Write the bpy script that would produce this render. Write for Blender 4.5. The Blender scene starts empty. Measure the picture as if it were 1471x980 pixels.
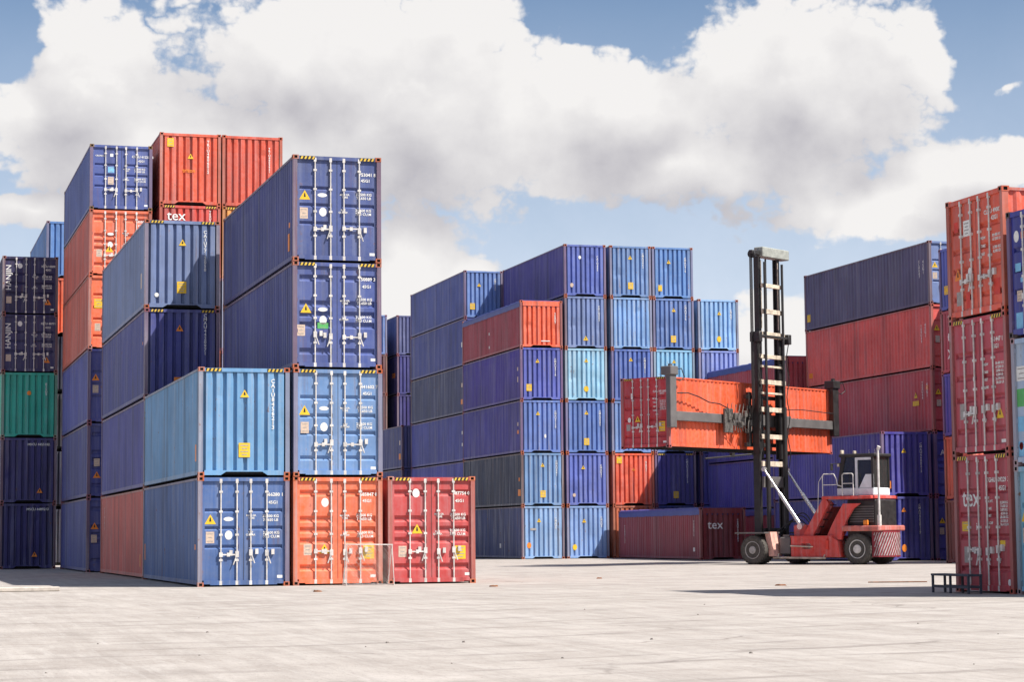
import bpy, math, random
from mathutils import Vector, Matrix
random.seed(7)
scene = bpy.context.scene
COL = scene.collection
R = math.radians

# ------------------------------------------------------------------ camera
YAW, PITCH, ROLL, CAM_H, F_PX = 0.2876, 0.0909, -0.0087, 1.263, 3077.9
cam_data = bpy.data.cameras.new('camera')
cam = bpy.data.objects.new('camera', cam_data)
COL.objects.link(cam)
scene.camera = cam
cam_data.sensor_width = 36.0
cam_data.lens = F_PX / 1471.0 * 36.0
cam_data.clip_start, cam_data.clip_end = 0.5, 9000.0
fwd = Vector((math.sin(YAW) * math.cos(PITCH), math.cos(YAW) * math.cos(PITCH), math.sin(PITCH)))
rgt = Vector((math.cos(YAW), -math.sin(YAW), 0.0))
upv = rgt.cross(fwd)
rot = Matrix((rgt, upv, -fwd)).transposed() @ Matrix.Rotation(ROLL, 3, 'Z')
cam.matrix_world = Matrix.Translation((0, 0, CAM_H)) @ rot.to_4x4()

# ------------------------------------------------------------------ sun, sky and exposure
SUN_TO = Vector((1.0, -0.85, 1.68)).normalized()
SUN_EL = math.asin(SUN_TO.z)
SUN_AZ = math.atan2(SUN_TO.x, SUN_TO.y)
SKY_STRENGTH = 0.074
SUN_STRENGTH = 5.0
sd = bpy.data.lights.new('sun', 'SUN')
sd.energy, sd.angle, sd.color = SUN_STRENGTH, R(0.53), (1.0, 0.955, 0.88)
sun = bpy.data.objects.new('sun', sd)
COL.objects.link(sun)
sun.rotation_euler = (-SUN_TO).to_track_quat('-Z', 'Y').to_euler()
sun.location = SUN_TO * 60
vs = scene.view_settings
vs.view_transform, vs.look, vs.exposure, vs.gamma = 'Standard', 'None', 0.58, 1.0
vs.use_curve_mapping = False
scene.render.engine = 'CYCLES'
scene.render.resolution_x, scene.render.resolution_y = 1024, 683
scene.cycles.max_bounces = 6
scene.cycles.diffuse_bounces = 2
scene.cycles.glossy_bounces = 3

world = bpy.data.worlds.new('World')
scene.world = world
world.use_nodes = True
wnt = world.node_tree
wnt.nodes.clear()


class NT:
    """tiny node-graph helper"""
    def __init__(self, tree):
        self.t = tree

    def put(self, sock, v):
        if isinstance(v, bpy.types.NodeSocket):
            self.t.links.new(v, sock)
        elif v is not None:
            sock.default_value = v

    def n(self, kind, **kw):
        nd = self.t.nodes.new(kind)
        for k, v in kw.items():
            setattr(nd, k, v)
        return nd

    def m(self, op, a, b=None, c=None, clamp=False):
        nd = self.n('ShaderNodeMath', operation=op, use_clamp=clamp)
        self.put(nd.inputs[0], a)
        if b is not None:
            self.put(nd.inputs[1], b)
        if c is not None:
            self.put(nd.inputs[2], c)
        return nd.outputs[0]

    def v(self, op, a, b=None):
        nd = self.n('ShaderNodeVectorMath', operation=op)
        self.put(nd.inputs[0], a)
        if b is not None:
            self.put(nd.inputs[1], b)
        return nd.outputs['Value'] if op in ('LENGTH', 'DOT_PRODUCT') else nd.outputs[0]

    def noise(self, vec, scale, detail=4, rough=.55, dist=0.0):
        nd = self.n('ShaderNodeTexNoise')
        self.put(nd.inputs['Vector'], vec)
        nd.inputs['Scale'].default_value = scale
        nd.inputs['Detail'].default_value = detail
        nd.inputs['Roughness'].default_value = rough
        nd.inputs['Distortion'].default_value = dist
        return nd.outputs['Fac']

    def ramp(self, x, lo, hi, a=0.0, b=1.0, smooth=False):
        nd = self.n('ShaderNodeMapRange')
        if smooth:
            nd.interpolation_type = 'SMOOTHSTEP'
        self.put(nd.inputs[0], x)
        nd.inputs[1].default_value, nd.inputs[2].default_value = lo, hi
        nd.inputs[3].default_value, nd.inputs[4].default_value = a, b
        return nd.outputs[0]

    def mix(self, f, a, b, blend='MIX'):
        nd = self.n('ShaderNodeMix', data_type='RGBA', blend_type=blend)
        self.put(nd.inputs['Factor'], f)
        self.put(nd.inputs[6], a)
        self.put(nd.inputs[7], b)
        return nd.outputs[2]

    def mapping(self, vec, scale=(1, 1, 1), loc=(0, 0, 0), rot=(0, 0, 0)):
        nd = self.n('ShaderNodeMapping')
        self.put(nd.inputs[0], vec)
        nd.inputs[1].default_value, nd.inputs[2].default_value, nd.inputs[3].default_value = loc, rot, scale
        return nd.outputs[0]


def px_dir(x, y):
    """photo pixel -> azimuth, elevation (the direction of a cloud in the sky)"""
    a, b = x - 735.5, y - 490.0
    cr, sr = math.cos(ROLL), math.sin(ROLL)
    u, v = cr * a + sr * b, -sr * a + cr * b
    d = (fwd + rgt * (u / F_PX) - upv * (v / F_PX)).normalized()
    return math.atan2(d.x, d.y), math.asin(d.z)


# cloud banks: where they stand in the sky (pixel centre -> azimuth/elevation, radii in pixels)
BLOBS = [(1150, 110, 250, 165), (900, 165, 230, 115), (960, 240, 300, 62), (640, 160, 260, 190), (440, 80, 260, 150), (300, 215, 420, 95),
         (130, 120, 130, 140), (1420, 235, 150, 55), (1110, 500, 110, 90),
         (600, 372, 82, 78),          (1315, 55, 75, 60), (1335, 95, 60, 60), (800, 120, 80, 70), (35, 160, 90, 60), (575, 430, 60, 90), (665, 405, 60, 45), (1300, 300, 240, 52),
         (55, 300, 110, 28), (660, 25, 120, 55), (1440, 130, 40, 22)]
NBIG = 9
HOLES = [(880, 18, 125, 48), (12, 65, 55, 52), (1430, 60, 85, 95)]


w = NT(wnt)
wout = w.n('ShaderNodeOutputWorld')
tc = w.n('ShaderNodeTexCoord')
sep = w.n('ShaderNodeSeparateXYZ')
w.put(sep.inputs[0], tc.outputs['Generated'])
cmb = w.n('ShaderNodeCombineXYZ')
w.put(cmb.inputs[0], w.m('ARCTAN2', sep.outputs[0], sep.outputs[1]))
w.put(cmb.inputs[1], w.m('ARCSINE', sep.outputs[2]))
P = cmb.outputs[0]                                            # azimuth, elevation
wn = w.n('ShaderNodeTexNoise')
w.put(wn.inputs['Vector'], P)
wn.inputs['Scale'].default_value, wn.inputs['Detail'].default_value = 30, 2
Q = w.v('ADD', P, w.v('MULTIPLY', w.v('SUBTRACT', wn.outputs['Color'], (0.5, 0.5, 0.5)), (0.024, 0.020, 0.0)))


def bank_distance(x, y, rx, ry, off=(0, 0)):
    az, el = px_dir(x, y)
    nd = w.n('ShaderNodeVectorMath', operation='MULTIPLY_ADD')
    w.put(nd.inputs[0], Q)
    kx, ky = F_PX / rx, F_PX / ry
    nd.inputs[1].default_value, nd.inputs[2].default_value = (kx, ky, 0), ((off[0] - az) * kx, (off[1] - el) * ky, 0)
    return w.v('LENGTH', nd.outputs[0])


def bank_field(banks, off=(0, 0), soft=.25):
    f = None
    for bl in banks:
        d = bank_distance(*bl, off)
        if f is None:
            f = d
        else:
            nd = w.n('ShaderNodeMath', operation='SMOOTH_MIN')
            w.put(nd.inputs[0], f); w.put(nd.inputs[1], d); nd.inputs[2].default_value = soft
            f = nd.outputs[0]
    return w.m('SUBTRACT', 1.0, f)


F0 = bank_field(BLOBS)
F1 = bank_field(BLOBS[:NBIG], (.008, .024), .4)
for bl in HOLES:
    F0 = w.m('SUBTRACT', F0, w.m('MULTIPLY', w.m('SUBTRACT', 1.15, bank_distance(*bl), clamp=True), 1.1))
# everywhere else broken cumulus, its cover thinned to weaken the fill light
GEN = w.m('MULTIPLY_ADD', w.noise(P, 5.0, 2, .5), 3.0, -1.55)
az0, el0 = px_dir(735, 240)
WT = w.ramp(w.v('LENGTH', w.v('MULTIPLY', w.v('SUBTRACT', P, (az0, el0, 0)), (1 / .27, 1 / .14, 0))), 0.95, 1.5, 0, 1, True)


def lerp(f, x, y):
    nd = w.n('ShaderNodeMix', data_type='FLOAT')
    w.put(nd.inputs[0], f); w.put(nd.inputs[2], x); w.put(nd.inputs[3], y)
    return nd.outputs[0]


FLD = lerp(WT, F0, GEN)
N0 = w.noise(P, 15, 7, .66)
N1 = w.noise(w.v('ADD', P, (.006, .012, 0)), 14, 3, .62)
PUFF = w.m('ABSOLUTE', w.m('SUBTRACT', w.noise(w.v('MULTIPLY', P, (1.0, 1.2, 1.0)), 50, 3, .55), .5))
D0 = w.m('ADD', w.m('MINIMUM', FLD, 0.8), w.m('ADD', w.m('MULTIPLY_ADD', N0, 1.45, -.70), w.m('MULTIPLY_ADD', PUFF, 1.5, -.16)))
alpha = w.ramp(D0, -0.02, 0.24, 0, 1, True)
broad = w.m('MULTIPLY', w.m('SUBTRACT', F0, F1), w.m('MULTIPLY_ADD', WT, -1.0, 1.0))
shade = w.m('MULTIPLY_ADD', broad, 1.05, 0.56)
shade = w.m('ADD', shade, w.m('MULTIPLY', w.m('SUBTRACT', N0, N1), 1.5))
shade = w.m('ADD', shade, w.m('MULTIPLY_ADD', PUFF, 0.9, -.10))
shade = w.m('ADD', shade, w.ramp(D0, 0.0, 0.9, 0.30, -0.05), clamp=True)
sky = w.n('ShaderNodeTexSky', sky_type='NISHITA')
sky.sun_disc = False
sky.sun_elevation, sky.sun_rotation = SUN_EL, SUN_AZ
sky.air_density, sky.dust_density, sky.ozone_density = 1.0, 1.0, 4.5
CLOUD_DARK, CLOUD_LIGHT, VEIL = (4.5, 4.35, 4.7, 1), (8.35, 8.15, 8.0, 1), (7.6, 8.2, 9.5, 1)
ccol = w.mix(shade, CLOUD_DARK, CLOUD_LIGHT)
up_only = w.ramp(sep.outputs[2], -0.02, 0.03, 0, 1, True)
# thin high veil that pales the lower sky, then the cumulus in front of it
veil = w.m('MULTIPLY', w.ramp(sep.outputs[2], .05, .25, .95, .05), w.ramp(N0, .25, .75, .75, 1.0))
wcol = w.mix(w.m('MULTIPLY', veil, up_only), sky.outputs[0], VEIL)
wcol = w.mix(w.m('MULTIPLY', w.m('MULTIPLY', alpha, up_only), 0.97), wcol, ccol)
bg = w.n('ShaderNodeBackground')
w.put(bg.inputs[0], wcol)
bg.inputs[1].default_value = SKY_STRENGTH
w.t.links.new(bg.outputs[0], wout.inputs[0])
world.cycles.sampling_method = 'MANUAL'
world.cycles.sample_map_resolution = 512


# ------------------------------------------------------------------ materials
def srgb(h):
    h = h.lstrip('#')
    out = []
    for i in (0, 2, 4):
        c = int(h[i:i + 2], 16) / 255
        out.append(c / 12.92 if c < .04045 else ((c + .055) / 1.055) ** 2.4)
    return tuple(out)


def newmat(name):
    m = bpy.data.materials.new(name)
    m.use_nodes = True
    nt = m.node_tree
    b = nt.nodes['Principled BSDF']
    return m, NT(nt), b


def simple(name, col, rough=.6, metal=0.0, var=.15, scale=6.0, bump=0.0, spec=.4):
    m, t, b = newmat(name)
    geo = t.n('ShaderNodeNewGeometry')
    nz = t.noise(geo.outputs['Position'], scale, 5, .6)
    dark = tuple(c * (1 - var) for c in col) + (1,)
    lite = tuple(min(1, c * (1 + var)) for c in col) + (1,)
    t.put(b.inputs['Base Color'], t.mix(t.ramp(nz, .3, .7), dark, lite))
    t.put(b.inputs['Roughness'], t.ramp(nz, .2, .8, rough - .08, rough + .1))
    b.inputs['Metallic'].default_value = metal
    b.inputs['Specular IOR Level'].default_value = spec
    if bump:
        bp = t.n('ShaderNodeBump')
        bp.inputs['Strength'].default_value = bump
        bp.inputs['Distance'].default_value = .01
        t.put(bp.inputs['Height'], t.noise(geo.outputs['Position'], scale * 4, 4))
        t.put(b.inputs['Normal'], bp.outputs[0])
    return m


def make_paint():
    """weathered steel paint: colour from the object, wear from the object's alpha"""
    m, t, b = newmat('container_paint')
    oi = t.n('ShaderNodeObjectInfo')
    geo = t.n('ShaderNodeNewGeometry')
    pos = geo.outputs['Position']
    wear = oi.outputs['Alpha']
    # broad fading, then vertical streaks, then chips of rust
    big = t.noise(pos, .55, 4, .6)
    fine = t.noise(pos, 7.0, 6, .65)
    st = t.noise(t.mapping(pos, (5.5, 5.5, .22)), 1.0, 5, .62)
    st2 = t.noise(t.mapping(pos, (2.2, 2.2, .12)), 1.0, 4, .6)
    hsv = t.n('ShaderNodeHueSaturation')
    t.put(hsv.inputs['Color'], oi.outputs['Color'])
    t.put(hsv.inputs['Value'], t.ramp(big, .3, .7, .80, 1.16))
    t.put(hsv.inputs['Saturation'], t.ramp(fine, .25, .75, 1.05, .92))
    c = hsv.outputs[0]
    sp_ = t.n('ShaderNodeSeparateXYZ')
    t.put(sp_.inputs[0], pos)
    wnz = t.n('ShaderNodeTexWhiteNoise', noise_dimensions='2D')
    cb = t.n('ShaderNodeCombineXYZ')
    t.put(cb.inputs[0], t.m('FLOOR', t.m('MULTIPLY', t.m('ADD', sp_.outputs[0], sp_.outputs[1]), .9)))
    t.put(cb.inputs[1], t.m('FLOOR', t.m('MULTIPLY', sp_.outputs[2], .36)))
    t.put(wnz.inputs['Vector'], cb.outputs[0])
    c = t.mix(t.ramp(wnz.outputs['Value'], 0, 1, 0, .08), c, (.30, .31, .33, 1))
    fade = t.m('MULTIPLY', t.ramp(st, .46, .72, 0, 1, True), t.m('MULTIPLY_ADD', wear, .42, .05))
    c = t.mix(fade, c, (.50, .52, .55, 1))
    grime = t.m('MULTIPLY', t.ramp(st2, .50, .74, 0, 1, True), .44)
    c = t.mix(grime, c, (.045, .04, .04, 1))
    chips = t.ramp(t.m('MULTIPLY_ADD', st, .55, fine), .92, 1.0)
    rn = t.noise(pos, 1.1, 4, .6)
    rust = t.m('MULTIPLY', t.m('MULTIPLY', chips, t.ramp(rn, .42, .56)), t.m('MULTIPLY_ADD', wear, .9, .25, clamp=True))
    c = t.mix(rust, c, (.22, .085, .035, 1))
    run = t.noise(t.mapping(pos, (4.0, 4.0, .30), loc=(7, 3, 1)), 1.0, 5, .7)
    runs = t.m('MULTIPLY', t.ramp(run, .60, .72), t.m('MULTIPLY_ADD', wear, .60, .17))
    c = t.mix(runs, c, (.17, .075, .04, 1))
    t.put(b.inputs['Base Color'], c)
    t.put(b.inputs['Roughness'], t.m('ADD', t.ramp(fine, .2, .8, .42, .60), t.m('MULTIPLY', rust, .3)))
    b.inputs['Specular IOR Level'].default_value = .35
    bp = t.n('ShaderNodeBump')
    bp.inputs['Strength'].default_value = .55
    bp.inputs['Distance'].default_value = .03
    t.put(bp.inputs['Height'], t.m('ADD', t.noise(pos, 1.6, 3, .5), t.m('MULTIPLY', fine, .12)))
    t.put(b.inputs['Normal'], bp.outputs[0])
    return m


def make_ground():
    m, t, b = newmat('pale_concrete')
    geo = t.n('ShaderNodeNewGeometry')
    pos = geo.outputs['Position']
    # streaks of swept dust and tyre marks run across the yard
    sw = t.mapping(pos, (.5, .6, 1), rot=(0, 0, R(24)))
    a = t.noise(sw, 1.0, 7, .68, .6)
    bnz = t.noise(pos, 3.2, 7, .72)
    c = t.mix(t.ramp(a, .30, .66), (.30, .262, .235, 1), (.45, .41, .378, 1))
    c = t.mix(t.ramp(bnz, .36, .70, 0.0, .50), c, (.50, .46, .425, 1))
    sc = t.noise(t.mapping(pos, (2.6, .20, 1), rot=(0, 0, R(9))), 1.0, 7, .7)
    c = t.mix(t.ramp(sc, .42, .68, 0, .42), c, (.235, .205, .185, 1))
    sc2 = t.noise(t.mapping(pos, (5.5, .35, 1), rot=(0, 0, R(-12))), 1.0, 6, .72)
    c = t.mix(t.ramp(sc2, .52, .72, 0, .50), c, (.52, .485, .455, 1))
    grit = t.noise(t.mapping(pos, (1, .22, 1)), 24, 5, .8)
    c = t.mix(t.ramp(grit, .54, .72, 0, .62), c, (.16, .135, .115, 1))
    # tyre tracks: thin distorted lines
    wv = t.n('ShaderNodeTexWave', wave_type='BANDS', bands_direction='Y')
    t.put(wv.inputs['Vector'], t.mapping(pos, (1, 1, 1), rot=(0, 0, R(-13))))
    wv.inputs['Scale'].default_value, wv.inputs['Distortion'].default_value = .22, 9.0
    wv.inputs['Detail'].default_value, wv.inputs['Detail Scale'].default_value = 3, .5
    tr = t.m('MULTIPLY', t.ramp(wv.outputs['Fac'], .88, .99), t.ramp(t.noise(pos, .35, 3),   .45, .60, 0, .5))
    c = t.mix(tr, c, (.20, .175, .16, 1))
    # stains
    sn = t.noise(t.mapping(pos, (.28, .28, 1)), 1.0, 6, .6, .8)
    c = t.mix(t.ramp(sn, .58, .74, 0, .45), c, (.19, .165, .15, 1))
    # cracks
    vo = t.n('ShaderNodeTexVoronoi', feature='DISTANCE_TO_EDGE')
    wpn = t.n('ShaderNodeTexNoise')
    t.put(wpn.inputs['Vector'], pos)
    wpn.inputs['Scale'].default_value = .8
    t.put(vo.inputs['Vector'], t.v('ADD', t.v('MULTIPLY', wpn.outputs['Color'], (2.5, 2.5, 0)), pos))
    vo.inputs['Scale'].default_value = .11
    ck = t.m('MULTIPLY', t.ramp(vo.outputs['Distance'], 0, .006, 1, 0), t.ramp(t.noise(pos, .22, 2), .48, .6, 0, .6))
    c = t.mix(ck, c, (.12, .10, .09, 1))
    t.put(b.inputs['Base Color'], c)
    b.inputs['Roughness'].default_value = .9
    b.inputs['Specular IOR Level'].default_value = .15
    bp = t.n('ShaderNodeBump')
    bp.inputs['Strength'].default_value = .5
    bp.inputs['Distance'].default_value = .03
    t.put(bp.inputs['Height'], t.m('ADD', t.m('ADD', a, bnz), t.m('MULTIPLY', grit, .4)))
    t.put(b.inputs['Normal'], bp.outputs[0])
    return m


def make_tarp():
    m, t, b = newmat('blue_tarpaulin')
    geo = t.n('ShaderNodeNewGeometry')
    nz = t.noise(geo.outputs['Position'], 1.4, 5, .6)
    t.put(b.inputs['Base Color'], t.mix(nz, (.035, .045, .20, 1), (.09, .10, .34, 1)))
    b.inputs['Roughness'].default_value = .5
    bp = t.n('ShaderNodeBump')
    bp.inputs['Strength'].default_value, bp.inputs['Distance'].default_value = .6, .05
    t.put(bp.inputs['Height'], nz)
    t.put(b.inputs['Normal'], bp.outputs[0])
    return m


def make_glass():
    m, t, b = newmat('cab_glass')
    b.inputs['Base Color'].default_value = (.16, .19, .19, 1)
    b.inputs['Roughness'].default_value = .04
    b.inputs['Transmission Weight'].default_value = .85
    b.inputs['IOR'].default_value = 1.45
    return m


PAINT = make_paint()
GROUND = make_ground()
TARP = make_tarp()
GLASS = make_glass()
DARK = simple('dark_gap', (.012, .011, .011), .8)
RUBBER = simple('tyre_rubber', (.075, .068, .06), .85, var=.35, scale=9, bump=.3)
GASKET = simple('door_gasket', (.03, .03, .032), .7)
GALV = simple('galvanised_steel', (.62, .59, .56), .45, .0, .28, 5.0, spec=.5)
WHITE = simple('white_lettering', (.78, .77, .74), .6, var=.12, scale=14)
YELLOW = simple('yellow_sticker', (.80, .50, .03), .55, var=.14, scale=10)
YELLOWD = simple('hazard_yellow', (.72, .47, .06), .6, var=.25, scale=12)
BLACK = simple('black_print', (.02, .02, .02), .6)
TANM = simple('data_plate', (.60, .46, .36), .5, var=.2, scale=18)
GREENM = simple('green_sticker', (.10, .42, .12), .5)
CYANM = simple('pale_blue_sticker', (.20, .48, .72), .5)
ORANGEM = simple('orange_sticker', (.80, .24, .03), .5)
REDM = simple('red_sticker', (.62, .05, .03), .5)
GREYM = simple('grey_sticker', (.36, .33, .31), .6, var=.25, scale=20)
MASTBLK = simple('mast_black_steel', (.022, .02, .02), .5, .0, .4, 4.0, spec=.5)
CREAM = simple('cream_painted_steel', (.55, .46, .36), .55, .0, .4, 5.0)
TRUCKRED = simple('truck_red_paint', (.62, .05, .055), .42, .0, .3, 2.5, bump=.05)
FADED = simple('faded_pink_paint', (.62, .34, .28), .6, .0, .3, 4.0)
GREYSTEEL = simple('grey_spreader_steel', (.13, .12, .118), .55, .1, .18, 2.0)
CABWHITE = simple('cab_white_paint', (.66, .67, .70), .4, var=.12, scale=4)
CHROME = simple('cylinder_chrome', (.70, .67, .62), .25, .75, .1, 5)
RUSTY = simple('rusty_iron', (.20, .085, .04), .85, var=.5, scale=9, bump=.2)
WOODDK = simple('dark_bench_paint', (.05, .055, .075), .65, var=.3, scale=7)
KERBM = simple('kerb_concrete', (.46, .41, .36), .9, var=.25, scale=5, bump=.3)
NETM = simple('goal_net_cord', (.60, .57, .54), .8)


# ------------------------------------------------------------------ mesh helpers
class MB:
    def __init__(self):
        self.v, self.f, self.mi = [], [], []

    def add(self, vs, fs, mi=0):
        o = len(self.v)
        self.v += [tuple(p) for p in vs]
        for f in fs:
            self.f.append(tuple(o + i for i in f))
            self.mi.append(mi)

    def box(self, x0, x1, y0, y1, z0, z1, mi=0):
        self.add([(x0, y0, z0), (x1, y0, z0), (x1, y1, z0), (x0, y1, z0), (x0, y0, z1), (x1, y0, z1), (x1, y1, z1), (x0, y1, z1)],
                 [(0, 3, 2, 1), (4, 5, 6, 7), (0, 1, 5, 4), (1, 2, 6, 5), (2, 3, 7, 6), (3, 0, 4, 7)], mi)

    def bevbox(self, x0, x1, y0, y1, z0, z1, b=.02, mi=0):
        """box with its vertical and horizontal edges chamfered"""
        pts = []
        for (za, ins) in ((z0, b), (z0 + b, 0), (z1 - b, 0), (z1, b)):
            i = ins
            pts.append([(x0 + b + i * 0, y0 + i, za), (x1 - b, y0 + i, za), (x1 - i, y0 + b, za), (x1 - i, y1 - b, za),
                        (x1 - b, y1 - i, za), (x0 + b, y1 - i, za), (x0 + i, y1 - b, za), (x0 + i, y0 + b, za)])
        vs = [p for r_ in pts for p in r_]
        fs = [tuple(reversed(range(8))), tuple(range(24, 32))]
        for k in range(3):
            for i in range(8):
                j = (i + 1) % 8
                fs.append((k * 8 + i, k * 8 + j, k * 8 + 8 + j, k * 8 + 8 + i))
        self.add(vs, fs, mi)

    def prism_x(self, poly, x0, x1, mi=0):
        """poly in (y,z), extruded along x"""
        n = len(poly)
        vs = [(x0, p[0], p[1]) for p in poly] + [(x1, p[0], p[1]) for p in poly]
        fs = [tuple(range(n)), tuple(reversed(range(n, 2 * n)))]
        for i in range(n):
            j = (i + 1) % n
            fs.append((i, n + i, n + j, j))
        self.add(vs, fs, mi)

    def tube(self, p0, p1, r, n=8, r1=None, mi=0, caps=True):
        p0, p1 = Vector(p0), Vector(p1)
        r1 = r if r1 is None else r1
        d = (p1 - p0).normalized()
        a = d.orthogonal().normalized()
        b = d.cross(a)
        vs = []
        for (p, rr) in ((p0, r), (p1, r1)):
            for i in range(n):
                t = 2 * math.pi * i / n
                vs.append(p + a * (math.cos(t) * rr) + b * (math.sin(t) * rr))
        fs = [(i, (i + 1) % n, n + (i + 1) % n, n + i) for i in range(n)]
        if caps:
            fs += [tuple(reversed(range(n))), tuple(range(n, 2 * n))]
        self.add(vs, fs, mi)

    def path(self, pts, r, n=6, mi=0):
        for a, b in zip(pts[:-1], pts[1:]):
            self.tube(a, b, r, n, mi=mi)

    def lathe_x(self, prof, c=(0, 0, 0), n=28, mi=0):
        """prof: list of (x, radius) turned about the x axis"""
        vs, fs = [], []
        for (x, r_) in prof:
            for i in range(n):
                t = 2 * math.pi * i / n
                vs.append((c[0] + x, c[1] + math.cos(t) * r_, c[2] + math.sin(t) * r_))
        for k in range(len(prof) - 1):
            for i in range(n):
                j = (i + 1) % n
                fs.append((k * n + i, k * n + j, (k + 1) * n + j, (k + 1) * n + i))
        fs.append(tuple(range(n)))
        fs.append(tuple(reversed(range((len(prof) - 1) * n, len(prof) * n))))
        self.add(vs, fs, mi)

    def mesh(self, name, mats):
        me = bpy.data.meshes.new(name)
        me.from_pydata(self.v, [], self.f)
        for m in mats:
            me.materials.append(m)
        if len(mats) > 1:
            me.polygons.foreach_set('material_index', self.mi)
        me.update()
        return me


def smooth(me, angle=35):
    for p in me.polygons:
        p.use_smooth = True
    me.set_sharp_from_angle(angle=R(angle))
    return me


def inst(name, me, parent=None, color=None, loc=(0, 0, 0), rot=(0, 0, 0)):
    o = bpy.data.objects.new(name, me)
    COL.objects.link(o)
    o.parent = parent
    o.location, o.rotation_euler = loc, rot
    if color is not None:
        o.color = color
    return o


def part(name, mb, mats, parent=None, color=None, sm=None):
    me = mb.mesh(name, mats if isinstance(mats, (list, tuple)) else [mats])
    if sm:
        smooth(me, sm)
    return inst(name, me, parent, color)


def thing(name, label, cat, loc=(0, 0, 0), rz=0.0, group=None):
    o = bpy.data.objects.new(name, None)
    COL.objects.link(o)
    o.empty_display_size = .3
    o.location, o.rotation_euler = loc, (0, 0, rz)
    tag(o, label, cat, group)
    return o


def tag(o, label, cat, group=None):
    n = len(label.split())
    if not 4 <= n <= 16:
        print('LABEL LENGTH', n, label)
    o['label'], o['category'] = label, cat
    if group:
        o['group'] = group


_text = {}


def text_mesh(s, size, mat=WHITE, font_space=1.0, line=1.0, narrow=1.0):
    key = (s, size, mat.name, line, narrow)
    if key not in _text:
        cu = bpy.data.curves.new('lettering', 'FONT')
        cu.body, cu.size, cu.extrude = s, size, .0012
        cu.align_x, cu.align_y = 'CENTER', 'CENTER'
        cu.resolution_u = 2
        cu.space_line = line
        cu.offset = min(size * .022, .003)
        ob = bpy.data.objects.new('lettering_tmp', cu)
        me = bpy.data.meshes.new_from_object(ob)
        me.name = 'lettering'
        if narrow != 1.0:
            for v in me.vertices:
                v.co.x *= narrow
        me.materials.clear()
        me.materials.append(mat)
        bpy.data.objects.remove(ob)
        bpy.data.curves.remove(cu)
        _text[key] = me
    return _text[key]


# ------------------------------------------------------------------ shipping containers
W, L, HC, ST = 2.438, 12.192, 2.896, 2.591
_mesh = {}


def cached(key, fn):
    if key not in _mesh:
        _mesh[key] = fn()
    return _mesh[key]


def m_casting():
    """corner casting with an oval aperture in the end and the side face (outer corner at -x,-y)"""
    b = MB()
    x0, x1, y0, y1, z0, z1 = 0, .162, 0, .178, 0, .116
    b.add([(x0, y0, z0), (x1, y0, z0), (x1, y1, z0), (x0, y1, z0), (x0, y0, z1), (x1, y0, z1), (x1, y1, z1), (x0, y1, z1)],
          [(0, 3, 2, 1), (4, 5, 6, 7), (1, 2, 6, 5), (2, 3, 7, 6)])

    def holed(o, u, v, n, wu, wv):
        o, u, v, n = Vector(o), Vector(u), Vector(v), Vector(n)
        hu, hv = wu * .26, wv * .30
        c = o + u * (wu / 2) + v * (wv / 2)
        outer = [o, o + u * wu, o + u * wu + v * wv, o + v * wv]
        inn = [c - u * hu - v * hv, c + u * hu - v * hv, c + u * hu + v * hv, c - u * hu + v * hv]
        dp = [p + n * .035 for p in inn]
        b.add(outer + inn, [(0, 1, 5, 4), (1, 2, 6, 5), (2, 3, 7, 6), (3, 0, 4, 7)])
        b.add(inn + dp, [(0, 1, 5, 4), (1, 2, 6, 5), (2, 3, 7, 6), (3, 0, 4, 7)], 1)
        b.add(dp, [(0, 1, 2, 3)], 1)
    holed((x0, y0, z0), (1, 0, 0), (0, 0, 1), (0, 1, 0), .162, .116)
    holed((x0, y1, z0), (0, -1, 0), (0, 0, 1), (1, 0, 0), .178, .116)
    return b.mesh('corner_casting', [PAINT, DARK])


def m_side(h):
    """vertically corrugated side wall, outer face towards -x"""
    b = MB()
    y0, y1 = -L / 2 + .14, L / 2 - .14
    n = 42
    pt = (y1 - y0) / n
    prof = []
    for k in range(n):
        y = y0 + k * pt
        prof += [(y, .018), (y + pt * .26, .018), (y + pt * .5, .054), (y + pt * .76, .054)]
    prof.append((y1, .018))
    z0, z1 = .15, h - .09
    vs = [(-W / 2 + d, y, z0) for y, d in prof] + [(-W / 2 + d, y, z1) for y, d in prof]
    N = len(prof)
    b.add(vs, [(i, N + i, N + i + 1, i + 1) for i in range(N - 1)])
    return b.mesh('side_wall', [PAINT])


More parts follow.
